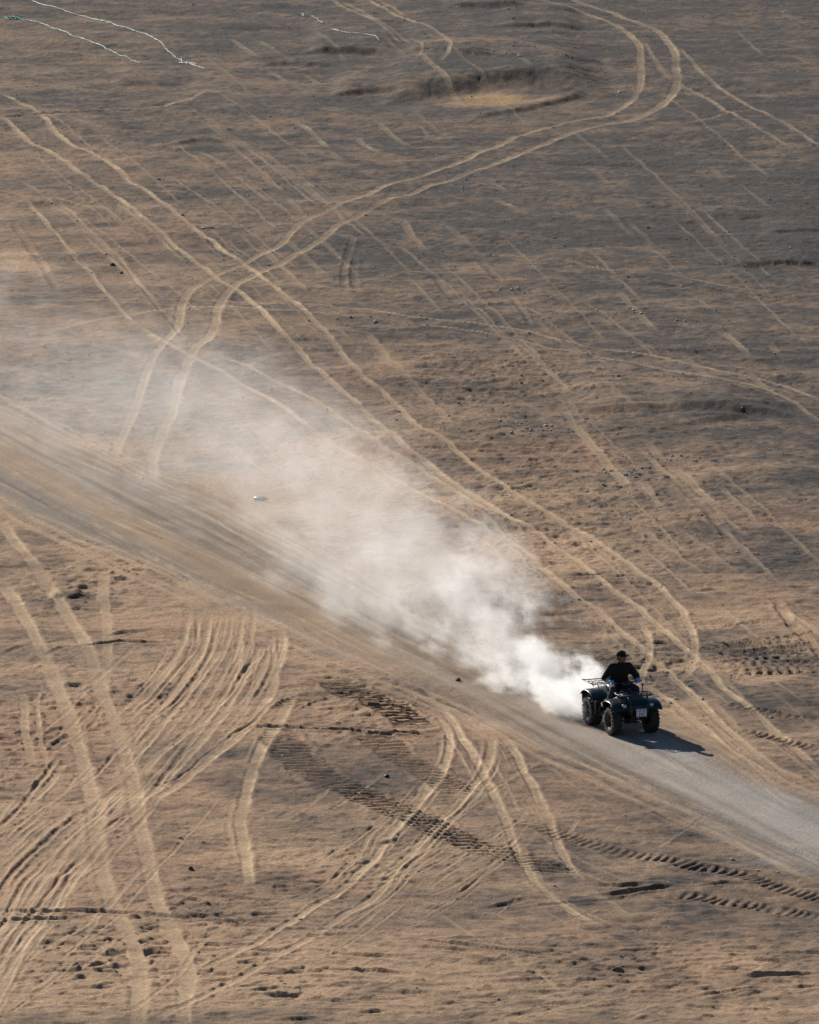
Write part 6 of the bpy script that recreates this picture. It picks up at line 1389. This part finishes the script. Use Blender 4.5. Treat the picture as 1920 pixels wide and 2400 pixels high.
nn = mth('ADD', mth('MULTIPLY', mth('SUBTRACT', z1.outputs[0], .5), 4.2), mth('MULTIPLY', mth('SUBTRACT', z2.outputs[0], .5), 2.2))
sh_ = mth('ADD', mth('SUBTRACT', 1.0, rr), nn)
shp = mth('MULTIPLY', mth('MULTIPLY', sh_, 1.5, clamp=True), mth('MULTIPLY', mth('SUBTRACT', 1.75, rr), 2.5, clamp=True))
age = mth('ADD', mth('ADD', mth('MULTIPLY', mth('EXPONENT', mth('MULTIPLY', tp, -.33)), 5.5), mth('MULTIPLY', mth('EXPONENT', mth('MULTIPLY', tp, -.078)), .20)), mth('MULTIPLY', mth('EXPONENT', mth('MULTIPLY', tp, -.015)), .034))
fade = mth('MULTIPLY', mth('DIVIDE', mth('SUBTRACT', DLEN, tt), 14., clamp=True), mth('MULTIPLY', mth('ADD', tt, .5), 1.6, clamp=True))
den = mth('MULTIPLY', mth('MULTIPLY', shp, age), fade)
LK(den, pv.inputs['Density'])
dm.cycles.volume_step_rate = .35
do = dust.add(secs, fs).build('dust_cloud', dm, None)
do.location = DP0 + Vector((0, 0, GZ)); do.rotation_euler = (0, 0, math.atan2(DDIR.y, DDIR.x))
tag(do, 'white dust cloud trailing behind the quad bike across the track', 'dust', kind='stuff')

# ------------------------------------------------------------------ litter and stones
def rock_mesh(seed, dims, sub=2):
    rnd = random.Random(seed); bm = bmesh.new(); bmesh.ops.create_icosphere(bm, subdivisions=sub, radius=1)
    dirs = [(Vector((rnd.uniform(-1,1), rnd.uniform(-1,1), rnd.uniform(-.6,1))).normalized(), rnd.uniform(.55,.9)) for _ in range(9)]
    for v in bm.verts:
        for d, k in dirs:
            q = v.co.dot(d)
            if q > k: v.co -= d*(q-k)
        v.co += Vector((rnd.uniform(-1,1), rnd.uniform(-1,1), rnd.uniform(-1,1)))*.04
        v.co = Vector((v.co.x*dims[0], v.co.y*dims[1], v.co.z*dims[2]))
    me = bpy.data.meshes.new('rock'); bm.to_mesh(me); bm.free(); return me
stone_pale = nmat('pale_stone', (.50,.47,.42), .8, 0, .2, 30, .3, .3)
stone_dark = nmat('dark_stone', (.085,.074,.062), .8, 0, .3, 30, .3, .3)
stone_tan = nmat('tan_stone', (.30,.23,.17), .85, 0, .25, 30, .3, .3)
for i, (x, y, dm_, mat, lab) in enumerate([
 (1.05,198.38,(0.07, 0.06, 0.05),'stone_dark','dark stone on the road edge just below the dust cloud'),
 (-8.34,261.17,(0.1, 0.08, 0.05),'stone_dark','larger dark stone left of the crossing light tracks'),
 (-8.05,259.66,(0.07, 0.06, 0.06),'stone_dark','small dark stone just below a larger dark stone, left of crossing tracks'),
 (6.89,268.53,(0.07, 0.05, 0.045),'stone_tan','lone tan stone on the dark gravel plain, upper right'),
 (4.15,266.68,(0.06, 0.05, 0.04),'stone_pale','pale stone on the dark gravel, left of a lone tan stone'),
 (3.94,171.03,(0.045, 0.04, 0.035),'stone_pale','white stone on the bare ground near the lower right'),
 (0.13,168.11,(0.035, 0.03, 0.028),'stone_pale','small white stone near the bottom middle'),
 (-2.07,174.24,(0.045, 0.04, 0.035),'stone_pale','white stone between the two light ruts near the bottom'),
 (-6.48,224.87,(0.045, 0.04, 0.03),'stone_pale','white pebble on the road beside the end of the curved track'),
 (-3.56,239.05,(0.05, 0.045, 0.035),'stone_pale','white stone between two diagonal light ruts'),
 (2.38,237.08,(0.055, 0.05, 0.04),'stone_pale','white stone on gravel right of the light ruts'),
 (4.68,223.93,(0.055, 0.05, 0.04),'stone_pale','white stone on rough ground above the rider'),
 (6.23,224.81,(0.1, 0.06, 0.05),'stone_pale','broad white stone on the dark gravel at the right'),
 (6.76,300.10,(0.07, 0.06, 0.05),'stone_pale','white stone inside the bend of the looping track'),
 (3.20,248.55,(0.05, 0.04, 0.035),'stone_pale','white stone between the two thin light lines'),
 (-6.62,271.23,(0.05, 0.05, 0.04),'stone_tan','tan stone beside the white plastic pipe'),
 (-4.26,178.85,(0.08, 0.06, 0.045),'stone_dark','dark clod in the bare grey patch beside the wide light track'),
 (-3.95,260.92,(0.05, 0.05, 0.04),'stone_pale','pale stone under the crossing of two light tracks')]):
    me = rock_mesh(40+i, dm_); me.materials.append(globals()[mat])
    o = bpy.data.objects.new('stone', me); COL.objects.link(o); o.location = (x, y, ground_z(x, y)+dm_[2]*.45); o.rotation_euler = (0, 0, i*1.3)
    tag(o, lab, 'stone')
# scattered pebbles: too many and too small to pick apart
PEB = [
 (1.47,279.46,0.77,1.94,14,0.030),
 (2.94,256.45,0.24,0.33,16,0.045),
 (2.54,263.98,0.36,0.86,12,0.035),
 (3.01,233.43,0.54,1.23,30,0.040),
 (6.72,227.81,0.42,0.52,22,0.045),
 (5.30,225.57,0.31,0.76,25,0.040),
 (6.03,252.44,0.46,0.47,18,0.035),
 (7.24,250.09,0.17,0.47,8,0.040),
 (4.09,308.04,1.69,2.35,25,0.040),
 (3.77,241.12,1.66,2.92,40,0.030),
 (-0.72,259.74,1.79,5.10,30,0.030),
 (-1.26,250.09,0.92,1.56,20,0.035),
 (0.98,235.48,0.65,2.09,25,0.035),
 (-0.90,245.53,0.34,1.13,15,0.035),
 (8.66,254.83,1.76,4.91,30,0.030),
 (6.04,218.20,1.21,2.40,25,0.030),
 (-1.71,232.75,1.07,1.35,10,0.020),
 (-7.28,239.69,2.21,4.36,30,0.025),
 (5.81,196.23,0.73,1.46,30,0.025),
 (5.55,200.17,0.74,1.52,30,0.025),
 (3.47,221.21,1.53,3.09,40,0.030),
 (-3.79,275.66,1.90,4.76,25,0.030),
 (2.65,322.67,2.95,3.22,15,0.040)]
rp_ = np.random.RandomState(3); V = []; Fc = []; k = 0
ico = [(-.53,0,.85),(.53,0,.85),(-.53,0,-.85),(.53,0,-.85),(0,.85,.53),(0,.85,-.53),(0,-.85,.53),(0,-.85,-.53),(.85,.53,0),(-.85,.53,0),(.85,-.53,0),(-.85,-.53,0)]
icf = [(0,4,1),(0,9,4),(9,5,4),(4,5,8),(4,8,1),(8,10,1),(8,3,10),(5,3,8),(5,2,3),(2,7,3),(7,10,3),(7,6,10),(7,11,6),(11,0,6),(0,1,6),(6,1,10),(9,0,11),(9,11,2),(9,2,5),(7,2,11)]
def pebble(x, y, s):
    zz = ground_z(x, y); a = rp_.rand()*6.28; n0 = len(V); d = s*(.6+.8*rp_.rand(3)); d[2] *= .7
    for (px, py, pz) in ico:
        qx, qy = px*d[0], py*d[1]
        V.append((x+qx*math.cos(a)-qy*math.sin(a), y+qx*math.sin(a)+qy*math.cos(a), zz+d[2]*.5+pz*d[2]))
    Fc.extend((n0+a_, n0+b_, n0+c_) for a_, b_, c_ in icf)
for (x, y, sx_, sy_, n, s) in PEB:
    for q in range(n):
        pebble(x+rp_.normal()*sx_, y+rp_.normal()*sy_, s*(.5+1.0*rp_.rand()**2))
for q in range(900):
    y = 166+170*rp_.rand()**.8; x = (rp_.rand()-.5)*.1*y
    i = int(np.searchsorted(Y, y)); j_ = int(np.searchsorted(U, x/y))
    if road[i, j_] > .3 or grey[i, j_] < .35+.3*rp_.rand(): continue
    pebble(x, y, .018+.022*rp_.rand()**2)
me = bpy.data.meshes.new('pebbles'); me.from_pydata(V, [], Fc); me.materials.append(stone_pale)
tag(bpy.data.objects.new('pebbles', me), 'pale pebbles strewn over the dark gravel plain', 'pebbles', kind='stuff')
COL.objects.link(bpy.data.objects['pebbles'])

# strips of torn plastic netting
net_mat = [nmat('pale_green_plastic', (.20,.42,.37), .5, 0, .3, 3), nmat('green_plastic_net', (.12,.40,.33), .5, 0, .35, 2), nmat('white_plastic', (.50,.50,.48), .5, 0, .2, 3), nmat('white_plastic_dusty', (.28,.27,.26), .5, 0, .2, 3)]
labs = ['long pale green twist of plastic netting ending in a white tangle', 'shorter green strand of plastic netting trailing from a green clump', 'short kinked white plastic strip lying above the dark hollow', 'thin broken white plastic strand beside the curved light track']
for i, pts in enumerate(STRANDS):
    Q = resample(pts, .35); rnd = random.Random(i)
    root = empty('plastic_strand', (Q[0][0], Q[0][1], ground_z(*Q[0]))); base = Vector(root.location)
    tag(root, labs[i], 'plastic strand')
    for sidx in range(2):
        P3 = []; rr_ = []
        for q, p in enumerate(Q):
            off = .022*math.sin(q*1.7+sidx*math.pi); x = p[0]+off+rnd.gauss(0,.012); y = p[1]+rnd.gauss(0,.03)
            P3.append(Vector((x, y, ground_z(x, y)+.020+.012*math.cos(q*1.7+sidx*math.pi)+abs(rnd.gauss(0,.01)))) - base); rr_.append((.0065 if i < 2 else .0055)*(.4+1.2*rnd.random()**1.5))
        MB().tube(P3, rr_, 6).build('twine', net_mat[i], root)
    def tangle(c, n, rad, mat):
        m = MB()
        for q in range(n):
            a = rnd.uniform(0, 6.28); pts_ = []
            for k in range(7):
                x = c[0]+rnd.gauss(0, rad); y = c[1]+rnd.gauss(0, rad*1.6)
                pts_.append(Vector((x, y, ground_z(x, y)+.01+abs(rnd.gauss(0, rad*.35)))) - base)
            m.tube(pts_, .007, 5)
        m.build('tangle', mat, root)
    if i == 0: tangle(Q[-6], 3, .16, net_mat[2])
    if i == 1: tangle(Q[2], 6, .18, net_mat[1])
# small litter
def lay(o, x, y, dz, rz, lab, cat):
    o.location = (x, y, ground_z(x, y)+dz); o.rotation_euler = (0, 0, rz); return tag(o, lab, cat)
(ax, ay), (bx, by), (cx_, cy_), (ex, ey) = [(-5.82,268.36),(-3.56,221.76),(-0.46,187.84),(-12.35,313.97)]
lay(MB().tube([(-.19,0,0),(0,.005,.004),(.19,0,0)], .020, 10).build('plastic_pipe', net_mat[2]), ax, ay, .018, -.06, 'short white plastic pipe lying between crossing light tracks', 'pipe')
MB_b = MB().tube([(-.17,0,0),(-.165,0,0),(.07,0,0),(.12,0,0),(.135,0,0),(.17,0,0)], [.020,.042,.042,.024,.016,.016], 14)
lay(MB_b.build('plastic_bottle', nmat('bluish_plastic', (.24,.30,.38), .3, 0, .15, 20, .6)), bx, by, .04, -.1, 'bluish grey plastic bottle lying on pale sand beside the road', 'bottle')
lay(MB().box((0,0,0), (.10,.07,.06)).build('dark_can', nmat('blue_black_metal', (.02,.035,.06), .35, .3, .2, 30), bevel=.02), cx_, cy_, .025, .4, 'small dark blue crushed can beside the tractor tread marks', 'can')
